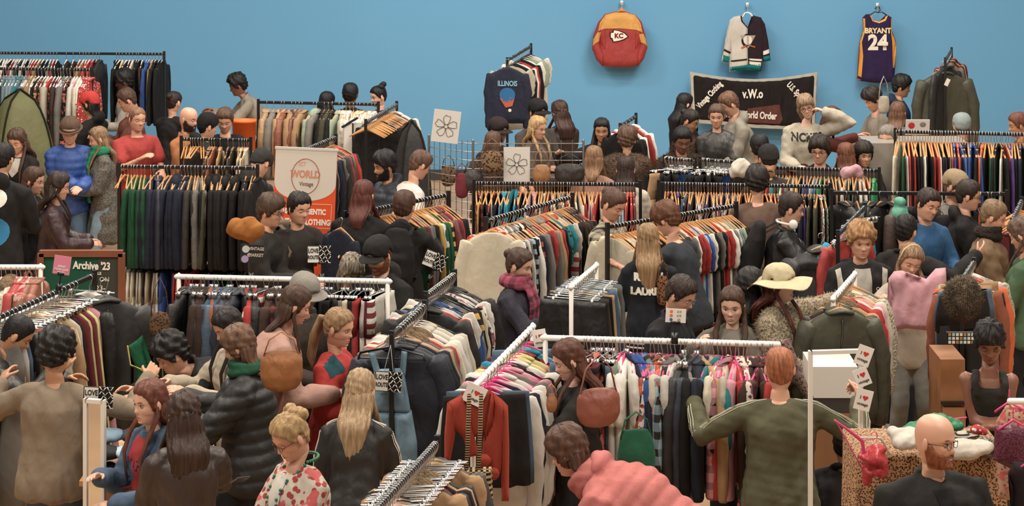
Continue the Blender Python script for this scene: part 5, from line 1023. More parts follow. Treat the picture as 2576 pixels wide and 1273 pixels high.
# dungarees
s = 408; t = thing('denim_dungarees', 'washed denim dungarees on black hanger facing front', 'dungarees', px2w(988, 850, s), -.12); T = lambda p: tr_(p, 988, 850, s); dn = mat('#6a8798', 'denim')
puffy('bib', T([(940, 930), (1015, 925), (1022, 985), (1035, 1040), (935, 1040), (938, 985)]), .04, dn, t); puffy('trouser_leg', T([(938, 1030), (990, 1030), (992, 1100), (990, 1210), (940, 1210), (936, 1110)]), .05, dn, t); puffy('trouser_leg', T([(985, 1030), (1036, 1030), (1050, 1110), (1052, 1210), (1000, 1210), (990, 1100)]), .05, dn, t)
for pl in ([(925, 888), (943, 886), (958, 940), (944, 950)], [(1010, 880), (1026, 882), (1020, 945), (1005, 940)]): puffy('shoulder_strap', T(pl), .015, dn, t, border=.02)
puffy('chest_pocket', T([(955, 955), (1003, 952), (1003, 990), (957, 992)]), .045, mat('#5b7f8f', 'denim'), t, border=.01)
b = MB(); b.tube([(x, .0, z) for x, z in T([(900, 905), (905, 890), (985, 872), (1066, 892), (1070, 905)])], .008, 8); b.tube([(x, 0, z) for x, z in T([(905, 903), (1066, 903)])], .005, 8); b.tube([(0, 0, .0), (0, 0, -.06)], .003, 6); b.obj('hanger', mat('#151414', 'plastic'), t)
# orange cardigan
s = 447; t = thing('orange_cardigan', 'bright orange red knitted cardigan tied at the front', 'cardigan', px2w(1196, 985, s), .05); T = lambda p: tr_(p, 1196, 985, s); oc = mat('#cf4a30', 'knit', None, 2.0)
puffy('back_panel', T([(1160, 985), (1235, 980), (1245, 1010), (1240, 1090), (1190, 1100), (1165, 1010)]), .02, oc, t)
puffy('left_front', T([(1128, 1010), (1165, 990), (1172, 1020), (1192, 1090), (1205, 1145), (1180, 1150), (1165, 1100), (1150, 1085), (1125, 1060)]), .05, oc, t)
puffy('right_front', T([(1235, 985), (1262, 1005), (1275, 1025), (1272, 1080), (1262, 1190), (1225, 1195), (1212, 1150), (1215, 1110), (1240, 1060), (1244, 1010)]), .05, oc, t)
puffy('sleeve', T([(1125, 1012), (1140, 1010), (1150, 1060), (1142, 1110), (1132, 1160), (1118, 1158), (1118, 1090)]), .05, oc, t, border=.03); puffy('sleeve', T([(1262, 1004), (1278, 1022), (1281, 1120), (1280, 1262), (1262, 1262), (1260, 1120)]), .05, oc, t, border=.03)
b = MB(); b.ell((.045, -.06, T([(0, 1150)])[0][1]), (.04, .03, .035), 14); b.ell((.09, -.05, T([(0, 1185)])[0][1]), (.05, .03, .04), 14); m = b.fuse(.01, 2); v = wrinkle(m.v[0], m.nrm, .005, 4, 30, 30); o = MB(); o.add(v, m.f); o.obj('knot', oc, t)
t = thing('checked_tote', 'black and cream checked tote bag with long striped handles under orange cardigan', 'bag', px2w(1195, 1220, 456)); T = lambda p: tr_(p, 1195, 1220, 456)
puffy('bag_body', T([(1152, 1176), (1238, 1174), (1240, 1262), (1155, 1262)]), .04, mat('#c9a878', 'check', '#1d1715', 2.2), t)
for x in (1178, 1208): q = MB(); xz = T([(x+3, 985), (x, 1080), (x-4, 1178)]); q.tube([(a, -.06 if i < 2 else -.02, c_) for i, (a, c_) in enumerate(xz)], [(.012, .004)]*3, 8, ref=(1, 0, 0)); q.obj('handle', mat('#c9a878', 'stripe', '#1d1715', 5.0), t)
# pink tee held up
s = 338; t = thing('pink_t_shirt', 'pale pink t-shirt held up by the blonde woman in grey jeans', 't-shirt', px2w(2305, 745, 352), .05); T = lambda p: tr_(p, 2305, 745, 352)
puffy('shirt_body', T([(2248, 682), (2268, 680), (2290, 704), (2330, 702), (2354, 676), (2380, 674), (2382, 720), (2372, 760), (2385, 800), (2370, 828), (2330, 832), (2280, 826), (2240, 834), (2232, 790), (2246, 740), (2234, 700)]), .05, mat('#d9a0aa', 'cloth'), t, fold=.012)
# crochet shawl on end of long rail
t = thing('patterned_shawl', 'long crocheted patterned shawl draped over right end of white rail', 'shawl', px2w(2000, 930, 415), 0); T = lambda p: tr_(p, 2000, 930, 415)
puffy('fabric', T([(1962, 858), (1985, 850), (2005, 900), (2035, 975), (2048, 1000), (2030, 1012), (2005, 970), (1978, 915)]), .04, mat('#8d7a66', 'floral', '#4b1f3a', 2.0), t, border=.03)
# ---- mirrors
def mirror(label, x0, x1, y0, s, h, yaw=0, glass=True):
    P0 = px2w((x0+x1)/2, y0, s); W_ = (x1-x0)/s; t = thing('standing_mirror' if glass else 'display_frame', label, 'mirror' if glass else 'display frame', (P0.x, P0.y, 0), yaw); zt = P0.z
    for nm, c_, d in (('frame_side', (-W_/2, 0, zt/2), (.022, .03, zt)), ('frame_side', (W_/2, 0, zt/2), (.022, .03, zt)), ('frame_top', (0, 0, zt-.011), (W_, .03, .022)), ('frame_bottom', (0, 0, .04), (W_, .03, .04))): q = MB(); q.box(c_, d); q.obj(nm, mat('#dcd7cd', 'paint'), t, smooth=False)
    if not glass: return t
    q = MB(); q.box((0, 0, zt/2), (W_-.02, .006, zt-.05)); q.obj('mirror_glass', mat('#d5d5d2', 'metal', rough=.06), t, smooth=False); return t
mirror('open white metal frame with three heart tags, right of olive track top', 2037, 2167, 880, 436, 0, .12, False)
mirror('white-framed mirror at lower left beside man in beige sweatshirt', 214, 262, 1004, 449, 0, -.25)
# ---- green folding chair
s = 372; t = thing('green_camp_chair', 'folded green canvas camp chair with yellow piping near cream coats', 'chair', px2w(355, 905, s)); T = lambda p: tr_(p, 355, 905, s)
puffy('canvas_back', T([(323, 870), (345, 855), (358, 842), (362, 890), (372, 925), (400, 945), (345, 962), (340, 920), (328, 890)]), .03, mat('#14603f', 'cloth'), t, border=.03)
for pl in ([(323, 868), (330, 915), (398, 948)], [(335, 918), (400, 944)]): b = MB(); b.tube([(x, -.03, z) for x, z in T(pl)], .006, 6); b.obj('yellow_piping', mat('#c9b860', 'cloth'), t)
for pl in ([(330, 900), (330, 1010)], [(395, 870), (330, 1008)], [(328, 905), (395, 1000)]): b = MB(); b.tube([(x, .04, z) for x, z in T(pl)], .01, 8); b.obj('leg', mat('#1b1a1a', 'metal'), t)
# ---- denim table lower left
s = 440; P0 = px2w(320, 1130, s); t = thing('folding_table', 'wood-topped folding table with black legs carrying piled denim', 'table', (P0.x, P0.y+.35, 0)); zt = .98
b = MB(); b.box((0, 0, zt), (.55, .7, .03)); b.obj('table_top', mat('#b58050', 'wood'), t, smooth=False)
b = MB(); b.box((.0, -.33, zt-.35), (.5, .02, .62)); b.obj('front_panel', mat('#a06c40', 'wood'), t, smooth=False)
for sx in (-1, 1):
    b = MB(); b.tube([(sx*.2, -.36, zt-.02), (sx*.22, -.37, .5), (sx*.02, -.37, 0)], .012, 8); b.obj('leg', mat('#191717', 'metal'), t)
    b = MB(); b.tube([(sx*.2, .34, zt-.02), (sx*.2, .34, 0)], .012, 8); b.obj('leg', mat('#191717', 'metal'), t)
cols = ['#3c4c5c', '#5e7686', '#2b2f38', '#8299a3', '#34363b', '#4a6178', '#1f1e20', '#93a7ad']
words_ = ['slate', 'faded blue', 'ink', 'pale blue', 'charcoal', 'mid blue', 'black', 'bleached']
for i in range(12):
    x = -.17+.17*(i % 3); y = -.2+.16*((i//3) % 2); z = zt+.035+.05*(i//3); c_ = cols[i % 8]
    b = MB(); b.ell((0, 0, 0), (.1, .12, .035), 18); m = b.fuse(.014, 2); v = wrinkle(m.v[0], m.nrm, .008, i, 18, 18); o = MB(); o.add(v, m.f); o = o.obj('folded_jeans', mat(c_, 'denim')); o.location = (P0.x+x, P0.y+.35+y, z); o.rotation_euler.z = i*.7
    tag(o, f'{words_[i % 8]} folded jeans, {["bottom", "second", "third", "top"][i//3]} layer, {["left", "middle", "right"][i % 3]} stack on wooden folding table', 'jeans', 'jeans piled on the folding table')
# ---- wood cabinet, black crates
P0 = px2w(2397, 1000, 384); b = MB(); t = thing('wooden_cabinet', 'tall pale wooden cabinet standing behind the seated woman', 'cabinet', (P0.x, P0.y, 0)); b.box((0, .2, .62), (.16, .4, 1.24)); b.obj('cabinet_body', mat('#8a5f3f', 'wood'), t, smooth=False); b = MB(); b.box((-.0, -.012, .78), (.14, .02, .3)); b.obj('door', mat('#94684a', 'wood'), t, smooth=False); b = MB(); b.box((.0, -.012, .4), (.14, .02, .4)); b.obj('door', mat('#94684a', 'wood'), t, smooth=False); b = MB(); b.box((0, -.014, .96), (.16, .03, .02)); b.obj('dark_shelf_edge', mat('#2a1d16', 'wood'), t, smooth=False)
t = thing('black_chair', 'black chair frame under the seated woman in dark waistcoat', 'chair', px2w(2489, 1100, 425)); t.location.z = 0
b = MB(); b.box((0, 0, .46), (.44, .42, .04)); b.obj('seat', mat('#201d1c', 'plastic'), t, smooth=False, bevel=.01)
b = MB(); b.box((0, .22, .75), (.42, .03, .3)); b.obj('backrest', mat('#201d1c', 'plastic'), t, smooth=False, bevel=.01)
for x in (-.19, .19):
    for y in (-.18, .2): b = MB(); b.tube([(x, y, 0), (x, y, .46 if y < 0 else .88)], .013, 8); b.obj('leg', mat('#181717', 'metal'), t)
# ---- leopard table lower right
s1 = 500; P0 = px2w(2345, 1145, 478); t = thing('draped_table', 'table covered with leopard-print cloth to the floor, lower right', 'table', (P0.x, P0.y+.25, 0)); zt = P0.z
R_ = []
for z, g_ in ((zt, 0), (zt-.03, .005), (zt-.2, .01), (zt-.5, .025), (.02, .04)):
    an = np.linspace(0, 2*np.pi, 96, endpoint=False); c_, s_ = np.cos(an), np.sin(an); r = 1/np.maximum(np.abs(c_)/.40, np.abs(s_)/.26); x = c_*r; y = s_*r; f_ = 1+g_*2*np.sin(an*26); R_.append(np.c_[x*f_, y*f_, np.full(96, z)])
b = MB(); b.grid(R_[::-1]); b.obj('leopard_cloth', mat('#c4966a', 'leopard', '#2b1710', 2.0), t)
b = MB(); b.box((0, 0, zt-.02), (.76, .48, .03)); b.obj('table_top', mat('#c9b89a', 'wood'), t, smooth=False)
def pile(name, label, cat, px, py, s, parts, col, kind='cloth', c2=None, amp=.01, seed=1, sc=1.0): return soft(name, label, cat, px2w(px, py, s), parts, col, kind, c2, seed, amp, .011, 0, sc)
pile('white_garment', 'crumpled white cotton garment on leopard table, left of bald man', 'garment', 2275, 1108, 482, [((0, 0, 0), (.08, .1, .045)), ((.06, .02, .02), (.07, .09, .04)), ((-.04, .02, .03), (.05, .06, .035))], '#cfc6b8')
pile('white_garment', 'long folded white garment on leopard table, right of bald man', 'garment', 2420, 1132, 482, [((0, 0, 0), (.13, .1, .05)), ((.09, .02, .01), (.08, .09, .04))], '#c9c0b0', seed=3)
pile('red_sequin_top', 'shiny red sequinned top spilling off the leopard table', 'top', 2196, 1150, 486, [((0, 0, 0), (.07, .08, .05)), ((.03, -.02, -.05), (.05, .05, .05)), ((-.03, -.02, -.08), (.03, .04, .06)), ((.02, .02, .03), (.06, .06, .03))], '#a3171f', 'sequin', '#c2343e', .012, 5)
pile('green_jersey', 'bright green sports jersey with white trim on the pile', 'jersey', 2340, 1066, 470, [((-.06, 0, -.02), (.08, .08, .03)), ((.03, 0, .01), (.1, .08, .035)), ((.12, 0, -.01), (.07, .07, .03)), ((-.15, .0, -.045), (.07, .05, .02))], '#0f7d4f', 'satin', None, .01, 6)
pile('beaded_scarf', 'white and black beaded trim heap behind the bald man', 'scarf', 2420, 1098, 475, [((0, 0, 0), (.06, .06, .025)), ((.05, .02, .0), (.05, .05, .02))], '#b5ab9c', 'stripe', '#2a2422', .006, 7, 5.0)
pile('knitted_garment', 'grey and white speckled knit folded at right of leopard table', 'garment', 2480, 1128, 480, [((0, 0, 0), (.07, .08, .05))], '#8d867c', 'sequin', '#2e2a28', .006, 8)
pile('floral_top', 'small red and white patterned top on pile behind knit', 'top', 2458, 1082, 474, [((0, 0, 0), (.04, .04, .025)), ((.03, 0, -.01), (.03, .04, .02))], '#b02c2c', 'dots', '#d9d2c4', .006, 9)
def flat_hanger(label, px, py, s, rot, col, tip=60, yaw=0, sc=1.0, cat='hanger'):
    o = ob('plastic_hanger', hanger_mesh('p'), None, [mat(col, 'plastic'), mat(col, 'plastic')], px2w(px, py, s), (math.radians(tip), math.radians(rot), math.radians(yaw))); o.scale = (sc, sc, sc); tag(o, label, cat); return o
flat_hanger('pink hanger lying on green jersey', 2372, 1048, 468, -15, '#cf4a78', 50, 10, .8); flat_hanger('pink hanger lying on red sequinned top', 2200, 1095, 487, 60, '#cf4a78', 20, 20, .9); flat_hanger('white wire hanger standing on pile beside green jersey', 2228, 1085, 480, 30, '#d5d0c6', 20, 30, .6)
# right edge: pink hangers with tops
s = 495
for nm, lab, cat, poly, col, kind, c2, sc, seed in (
  ('patterned_blouse', 'cream blouse with red floral print at lower right edge', 'blouse', [(2505, 1060), (2530, 1020), (2576, 1015), (2590, 1100), (2590, 1262), (2512, 1255), (2508, 1170)], '#c9a585', 'floral', '#a8433a', 1.6, 1),
  ('sequin_top', 'dark purple sequinned top on pink hanger, lower right', 'top', [(2502, 1072), (2540, 1066), (2580, 1078), (2592, 1180), (2540, 1178), (2500, 1158)], '#3d1526', 'sequin', '#7a3a4e', 1.0, 2),
  ('dark_dress', 'dark brown dress hanging at the lower right corner', 'dress', [(2550, 1160), (2592, 1165), (2600, 1300), (2545, 1300), (2548, 1220), (2536, 1190)], '#241a1d', 'cloth', None, 1.0, 3)):
    t = thing(nm, lab, cat, px2w(2550, 1120, s)); puffy('fabric', tr_(poly, 2550, 1120, s), .05, mat(col, kind, c2, sc), t, fold=.008); s += 9
    b = MB(); x, z = tr_([poly[1]], 2550, 1120, s)[0]; b.tube([(x-.06, -.03, z-.02), (x+.01, -.03, z+.03), (x+.08, -.03, z-.01)], .007, 8); b.tube([(x+.01, -.03, z+.03), (x+.01, -.03, z+.09)], .003, 6); b.obj('pink_hanger', mat('#d23a78', 'plastic'), t)
s = 530; t = thing('garment_rail', 'rail post with pink hangers rising at the right edge', 'clothes rack', px2w(2590, 1000, 505)); t.location.z = 0; b = MB(); b.tube([(0, 0, 0), (0, 0, 1.9)], .016, 10); b.obj('upright', mat('#e6e2da', 'paint'), t); b = MB(); b.tube([(-.1, 0, 1.88), (.6, 0, 1.88)], .016, 10); b.obj('top_rail', mat('#e6e2da', 'paint'), t)
# right-edge rack of red knitwear and white cabinet standing behind the open frame
rack('right-edge rack of red knitwear|black, wooden hangers', (2545, 560), (2570, 505), 1.55, 'Ju _ Su _ 6_ Sr', jit=8, t0=.0, th=.08, turn=30)
P0 = px2w(2100, 925, 392); t = thing('white_cabinet', 'low white cabinet with dark band and wooden base seen through the heart-tag frame', 'cabinet', (P0.x, P0.y+.22, 0)); zt = P0.z
b = MB(); b.box((0, 0, zt-.1), (.3, .4, .2)); b.obj('cabinet_body', mat('#cfcac0', 'paint'), t, smooth=False); b = MB(); b.box((0, 0, zt-.25), (.29, .39, .1)); b.obj('dark_band', mat('#3a3734', 'paint'), t, smooth=False); b = MB(); b.box((0, 0, (zt-.3)/2), (.29, .39, zt-.3)); b.obj('wooden_base', mat('#8f6848', 'wood'), t, smooth=False)
b = MB(); P0 = px2w(50, 1250, 356); b.box((0, 0, .01), (1.2, .8, .02)); o = b.obj('floor_mat', mat('#5a3a34', 'stripe', '#b39a80', .6), smooth=False); o.location = (P0.x+.1, P0.y, 0); tag(o, 'striped brown floor mat in the lower left corner', 'mat')
P0 = px2w(112, 1235, 375); t = thing('potted_palm', 'small palm with spiky fronds at lower left behind jeans', 'plant', (P0.x, P0.y, 0)); b = MB(); b.tube([(0, 0, 0), (0, 0, .22)], [(.09, .09), (.12, .12)], 20); b.obj('pot', mat('#2a2624', 'plastic'), t)
b = MB(); r_ = random.Random(3)
for i in range(46):
    a = r_.uniform(0, 6.28); l = r_.uniform(.2, .34); e = r_.uniform(.3, 1.2); b.tube([(0, 0, .22), (math.cos(a)*l*.4*math.cos(e), math.sin(a)*l*.4*math.cos(e), .22+l*.6*math.sin(e)), (math.cos(a)*l*math.cos(e), math.sin(a)*l*math.cos(e), .2+l*math.sin(e)*.9)], [(.004, .002), (.006, .002), (.001, .001)], 5)
b.obj('fronds', mat('#7f9069', 'plastic'), t)
# ---------------------------------------------------------------- people, back of the hall first
BL, DB, MBR, AU, BD, GR = '#161213', '#2c1d16', '#4a3222', '#7a3f24', '#b08d5c', '#77706a'
K = '#1f1d1d'
P('person with curly black hair and pale shirt facing left beside tall rack', 312, 205, -80, skin='dark', hair=('curly', BL), top=('shirt', '#a9a49a'), R='bent', L='bent')
P('person with short brown hair looking down, left profile, behind red t-shirt', 320, 252, -75, hp=25, hair=('short', MBR), top=('jacket', '#6b3c30'), R='phone', L='phone', s=228)
P('person in a red cap and black coat with back to viewer', 226, 262, -110, skin='tan', hair=('bob', BL), top=('coat', K), ex=(('cap', '#c8322c', 0),))
P('person in bright blue puffer jacket and brown brimmed hat', 176, 330, 10, hr=0, hp=20, hair=('short', GR), top=('puffer', '#2350a0'), R='fold', L='bent', legs='#4a6178', beard=None, ex=('nohood', ('cap', '#5e4a3a', 0, 'cloth', 'hat', '#a08a70')))
P('blonde woman in grey herringbone coat and green scarf facing left', 248, 350, -70, fem=True, look='open', smile=True, hair=('long', '#8a6a48', .3), top=('coat', '#77726a', 'tweed', '#4a463f'), legs='#6f8796', ex=('nohood', ('sunnies',), ('scarf', '#18875f', 'cloth', None, .45)))
P('broad person in a red t-shirt with one arm across the chest', 345, 300, 35, skin='light', hair=('crop', '#8a6248'), top=('tee', '#b23a34'), bulk=1.3, R=(-.1, .35, -.12), L='bent', hp=8)
P('person with dark bun in black top standing behind bald bearded man', 437, 258, 150, fem=True, hair=('bun', DB), top=('sweater', K))
P('bald bearded person in an orange tan shirt facing right', 474, 300, 65, hair=('none', '#3a2a20'), beard='#2e211a', top=('shirt', '#b5703f'), bulk=1.1, hp=10)
P('person in a black beanie and black coat beside orange crate', 522, 318, 120, hair=('short', BL), top=('coat', K), lean=15, ex=(('cap', '#1a1818', 0, 'cloth', 'beanie'),))
P('young person in a black sweater looking down over a hanger', 566, 302, 0, hp=25, hair=('short', '#5a412d'), top=('sweater', '#1e1c1c'), R='bent', L='bent')
P('person in beige shirt leaning left in front of the blue wall', 598, 215, -80, lean=32, hp=20, skin='brown', hair=('curly', BL), top=('shirt', '#9a8f7f'), R='browse', L='browse')
P('dark-haired person behind left part of the tan jacket rack', 822, 258, 150, fem=True, hair=('long', BL, .3), top=('coat', K))
P('person with short black hair seen from behind the rack, back turned', 881, 238, 180, skin='brown', hair=('short', BL), top=('jacket', '#26221f'))
P('woman with black updo hair facing left above tan jacket rack', 952, 243, -60, fem=True, skin='pale', look='open', hair=('updo', BL), top=('sweater', '#191717'))
P('woman with wavy brown hair and white collar in front of tent', 44, 355, -20, hp=22, fem=True, hair=('wavy', '#4f3626', .34), top=('coat', '#231f1f'), ex=('nohood', ('patch', '#cfc8bc', [[(-.05, -.02), (.05, -.02), (.08, -.12), (0, -.2), (-.08, -.12)]],)))
P('person at left edge in black hoodie with white speech bubble print', 8, 400, 170, hair=('short', BL), top=('hoodie', '#201e1f'), ex=(('patch', '#d9d3c8', [circ(.085, 20, .0, -.14, 1.25)], True, 'flat', 'speech_bubble_print'), ('patch', '#2f6f96', [circ(.13, 20, .0, -.42)], True, 'flat', 'blue_round_print')), s=292)
P('woman with long brown hair in long black coat, facing right', 84, 455, 80, fem=True, look='open', smile=True, hair=('long', '#4a3021', .42), top=('coat', '#1d1b1c'), R='down', L='down', ex=('nohood',))
P('woman with wavy dark hair in dark red brown leather jacket facing right', 146, 470, 100, fem=True, look='open', hair=('wavy', '#33231b', .2), top=('leather', '#40262a'), R='bent', L='bent', legs='#3b3534', ex=(('pack', '#2a2325', 'small dark backpack worn by woman in red brown leather jacket', 'leather'),)[:0])
P('person in dark grey hooded jacket bending behind two-tier rack', 655, 412, 150, hp=40, lean=45, hair=('none', BL), top=('hoodie', '#33322f'), s=270, ex=(('cap', '#33322f', 0, 'cloth', 'beanie'),))
P('man with black beard and navy puffer looking left', 968, 418, -65, skin='tan', look='open', beard=BL, hair=('mop', BL), top=('puffer', '#2a2e3a'), hp=10)
P('person with long auburn hair and large black coat, back turned', 914, 492, 165, fem=True, hair=('long', '#5e2c22', .26), top=('coat', '#1b1a19'), s=308, bulk=1.25, R='bent', L='bent', k=1.05)
P('person in white t-shirt with an arm stretched right along rail', 1056, 415, 120, lean=24, hp=30, hair=('short', '#5f4030'), top=('tee', '#ddd6ca'), R=(.1, .1, -.4), L=(.62, .2, -.12), k=1.05, bulk=1.15)
P('person in black jacket and backpack with back to the viewer', 1016, 520, 170, hair=('short', '#4b2f20'), top=('hoodie', '#211f1e'), R='browse', L='bent', ex=(('pack', '#1c1a1a', 'black backpack with small print on person at college sweatshirt rack'),))
P('person in dark cap facing right beneath the printed navy sweatshirt', 1252, 330, 50, skin='tan', hair=('short', BL), top=('jacket', '#2b2728'), ex=(('cap', '#2a1f1f', 0),))
P('woman with brown hair and dark headband behind the wire grid', 1240, 362, 160, fem=True, hair=('long', '#5a3d2a', .25), top=('fur', '#6b5140', 'tweed', '#2b1f1a'), ex=(('band', '#1b1616'),))
P('tall man in black cap and grey brown jacket above blonde woman', 1352, 282, 40, skin='tan', look='open', hair=('short', BL), top=('jacket', '#4f4742'), k=1.03, ex=(('cap', '#1b191a', 0),))
P('blonde woman facing right in taupe hooded jacket behind wire grid', 1352, 322, 55, fem=True, look='open', smile=True, hair=('long', '#b8935f', .25), top=('hoodie', '#5d4f47'))
P('woman with messy brown hair and dark leather jacket, back turned', 1408, 283, -150, fem=True, hair=('wavy', '#402820', .28), top=('leather', '#38241f'))
P('woman with long black hair facing viewer and holding a hanger out', 1514, 327, -5, fem=True, skin='tan', look='open', hair=('long', BL, .35), top=('jacket', '#231d1c'), R=(.3, .25, .0), L='fold')
P('person with big fuzzy brown hair seen from behind', 1578, 352, 170, fem=True, hair=('curly', '#5d4331', .3), top=('fur', '#66503f', 'fur'), s=246, bulk=1.2)
P('woman with blonde brown hair and dusty pink top, back turned', 1494, 400, 170, fem=True, hair=('long', '#8a6546', .2), top=('sweater', '#a87a68'))
P('woman with long dark hair in a white sweater, back turned', 1574, 428, 175, fem=True, hair=('long', '#35231c', .42), top=('sweater', '#c9beae'), bulk=1.1)
P('person with black hood shape at left end of black banner', 1722, 262, 120, fem=True, hair=('long', BL, .4), top=('coat', '#191616'))
P('woman with dark bun and brown fur coat facing right', 1735, 305, 70, hp=25, fem=True, skin='tan', hair=('bun', '#241915'), top=('fur', '#59402f'), s=238)
P('person with black hair looking down behind left skirt rack', 1716, 352, 10, hp=25, skin='brown', hair=('short', BL), top=('fur', '#4a3427'))
P('woman with brown hair tied back in dark grey leather jacket', 1803, 292, -10, fem=True, look='open', hair=('bun', '#5a4234'), top=('leather', '#34312f'), R='fold', L='bent', s=240)
P('tall man in light grey hoodie leaning his head left', 1835, 262, -80, hp=30, lean=10, hair=('short', '#6e4a33'), top=('hoodie', '#938b7c'), s=238, k=1.06, bulk=1.1, R='bent', L='bent')
P('woman with glasses in cream lettered sweater, hand to her head', 2028, 268, -5, hr=-14, fem=True, skin='pale', look='open', smile=True, glasses='#4a2a26', hair=('bob', '#94775a'), top=('sweater', '#b5ab97'), L='head', R='bent', s=242, ex=(('text', 'NCKES', .115, '#2a2a26', -.13, False, 0, .004, .9),))
P('person with black crop hair and black jacket, back turned', 1911, 372, 180, skin='tan', hair=('short', BL), top=('jacket', '#262220'))
P('person in dark knitted beanie crouching near white headscarf', 1934, 402, 180, hp=30, skin='tan', hair=('short', BL), top=('jacket', '#39332f'), ex=(('cap', '#2b2825', 0, 'cloth', 'beanie'),))
P('young man with tousled dark hair and black jacket, chin on hand', 2062, 378, -20, look='open', hair=('mop', '#2b1e18'), top=('jacket', '#252222'), R='phone', L='fold', glasses='#2a2220')
P('woman with brown hair and dark red top bending over sweaters', 2092, 298, 110, lean=35, fem=True, hp=30, hair=('long', '#55301f', .3), top=('sweater', '#5c2722'), R='reach', L='reach', s=240)
P('woman with auburn hair, back turned, behind pink beanie', 2128, 392, 180, fem=True, hair=('long', '#74412a', .3), top=('jacket', '#6d5a47'))
P('woman with centre-parted dark hair facing viewer near pink beanie', 2172, 388, 15, fem=True, look='open', hair=('bob', '#241915'), top=('jacket', '#2a2526'))
P('man with dark hair in beige and grey sweatshirt facing left', 2196, 250, -75, hp=30, lean=8, look='down', hair=('mop', '#261b17'), top=('sweater', '#8b8072'), R='bent', L='bent', k=1.02)
P('man with black hair and blue hood facing right near purple vest', 2268, 218, 80, look='open', skin='tan', hair=('mop', '#17120f'), top=('hoodie', '#20304f'), ex=())
P('person with brown hair in a yellow and black jacket', 2258, 285, 160, fem=True, hair=('long', '#6b482f', .25), top=('jacket', '#b08634'), ex=(('patch', '#24211d', [[(-.2, -.02), (.2, -.02), (.2, -.16), (-.2, -.16)]], True),), s=232)
P('grey-haired man in light blue shirt behind tall rack end', 2234, 348, -30, hair=('short', '#7d756b'), top=('shirt', '#8ba0ab'))
P('person in a pale grey flat cap behind tall right rack', 2420, 318, 180, hair=('short', '#5a4030'), top=('jacket', '#3a2f2a'), ex=(('cap', '#8d9a98', 0, 'cloth', 'beanie'),), s=236)
P('person with red brown hair at the far right edge', 2562, 315, -90, skin='tan', hair=('short', '#6a3b2a'), top=('shirt', '#8a4a3a'))
P('woman with black curly bob in brown sweater, back turned', 1905, 460, 180, fem=True, hair=('curly', '#241a16'), top=('sweater', '#6a5144'), s=292, bulk=1.15, R='bent', L='bent')
P('man with brown top knot in checked flannel jacket looking down right', 1542, 515, 55, hp=28, beard=None, hair=('bun', '#55382a'), top=('jacket', '#b3a890', 'plaid', '#2d2a29', 1.3))
P('man with auburn hair in dark slate t-shirt leaning left', 1678, 552, -125, hp=30, lean=16, hair=('mop', '#63391f'), top=('tee', '#33373e'), R='browse', L='browse', bulk=1.05, k=1.03)
P('woman with long blonde hair in navy varsity jacket, back turned', 1630, 604, 178, fem=True, hair=('long', '#94724b', .38), top=('jacket', '#1d2029'), legs='#2a3038', R='bent', L='bent', k=.98,
  ex=(('text', 'RALPH', .074, '#d8d0c0', -.11, True, 0, .005), ('text', 'LAUREN', .072, '#d8d0c0', -.215, True, 0, .005), ('hem', ['#d8d0c0', '#1d2029', '#d8d0c0', '#d8d0c0'], -.13, .016)))
P('man in black leather jacket with dark hair, right profile', 1990, 525, 85, look='open', hair=('short', '#2e2019'), top=('leather', '#211e1d'), R='browse', L='browse', lean=10, ex=(('patch', '#d5cdc0', [[(-.05, -.02), (.05, -.02), (0, -.1)]]), ('phones', '#ddd8d0'), ('pack', '#1c1b1b', 'black backpack worn by the man with white headphones')))
P('person in a tan baseball cap left of man in glasses', 2402, 468, 60, hp=15, hair=('short', '#6a4a35'), top=('jacket', '#7a756c'), ex=(('cap', '#a08a68', 0),))
P('man in glasses and black hoodie with short brown hair, right profile', 2436, 492, 80, look='open', glasses='#2a2422', hair=('short', '#30211a'), top=('hoodie', '#242122'))
P('person with short dark hair and blue jacket glancing down', 2334, 515, 30, hp=15, hr=10, hair=('short', '#33241c'), top=('jacket', '#285a86'), s=306)
P('man in tan coat with dark fur collar facing right', 2498, 545, 75, hp=20, look='open', hair=('short', '#7a5f41'), top=('coat', '#806448'), ex=(('scarf', '#352b25', 'fur', None, 0, 1.2), 'nohood'), bulk=1.1)
P('person with black hair raising an arm clad in black', 2278, 582, 150, fem=True, hair=('short', '#1a1514'), top=('jacket', '#262322'), L=(.1, .1, -.2), R=(.40, .15, .08), s=322)
P('young man with curly blond hair and black and white track jacket', 2166, 607, 5, look='open', hp=10, hair=('curly', '#a5794a'), top=('jacket', '#262425'), R='down', L='down',
  ex=(('patch', '#b5b0a5', [[(-.06, -.03), (.06, -.03), (.06, -.2), (0, -.3), (-.06, -.2)]]), ('patch', '#cdc6b8', [[(-.2, -.05), (-.16, -.03), (-.13, -.3), (-.17, -.3)], [(.2, -.05), (.16, -.03), (.13, -.3), (.17, -.3)]], False, 'cloth', 'white_panel'), ('text', 'o', .06, '#cdc6b8', -.17, False, .11)))
P('blonde woman holding up a pink t-shirt, wearing grey jeans', 2290, 655, 5, hp=22, hr=12, fem=True, hair=('half', '#8a6a4c', .25), top=('sweater', '#b3a695'), legs='#6e6e69', R=(.16, .28, -.02), L=(.2, .28, .02), ex=(('band', '#c9b070'),), hand=('grip', 'grip'))
P('person in sage green sweater cut off by the right edge', 2572, 590, -120, hp=25, hair=('long', '#5a4436', .2), top=('sweater', '#4f6b4d'), bulk=1.2)
P('woman with brown bun, navy coat and pink tartan scarf', 1306, 668, 70, hp=14, look='open', fem=True, hair=('bun', '#4a3327'), top=('coat', '#34333e'), R='browse', L='bent', ex=('nohood', ('scarf', '#b04a62', 'plaid', '#5a2a38', .3, 1.25)), bulk=1.05)
P('man with glasses and moustache in black jacket, right profile', 680, 532, 75, look='open', glasses='#2c2422', hair=('mop', '#4b3628'), top=('jacket', '#302c2a'), R='bent', L='bent')
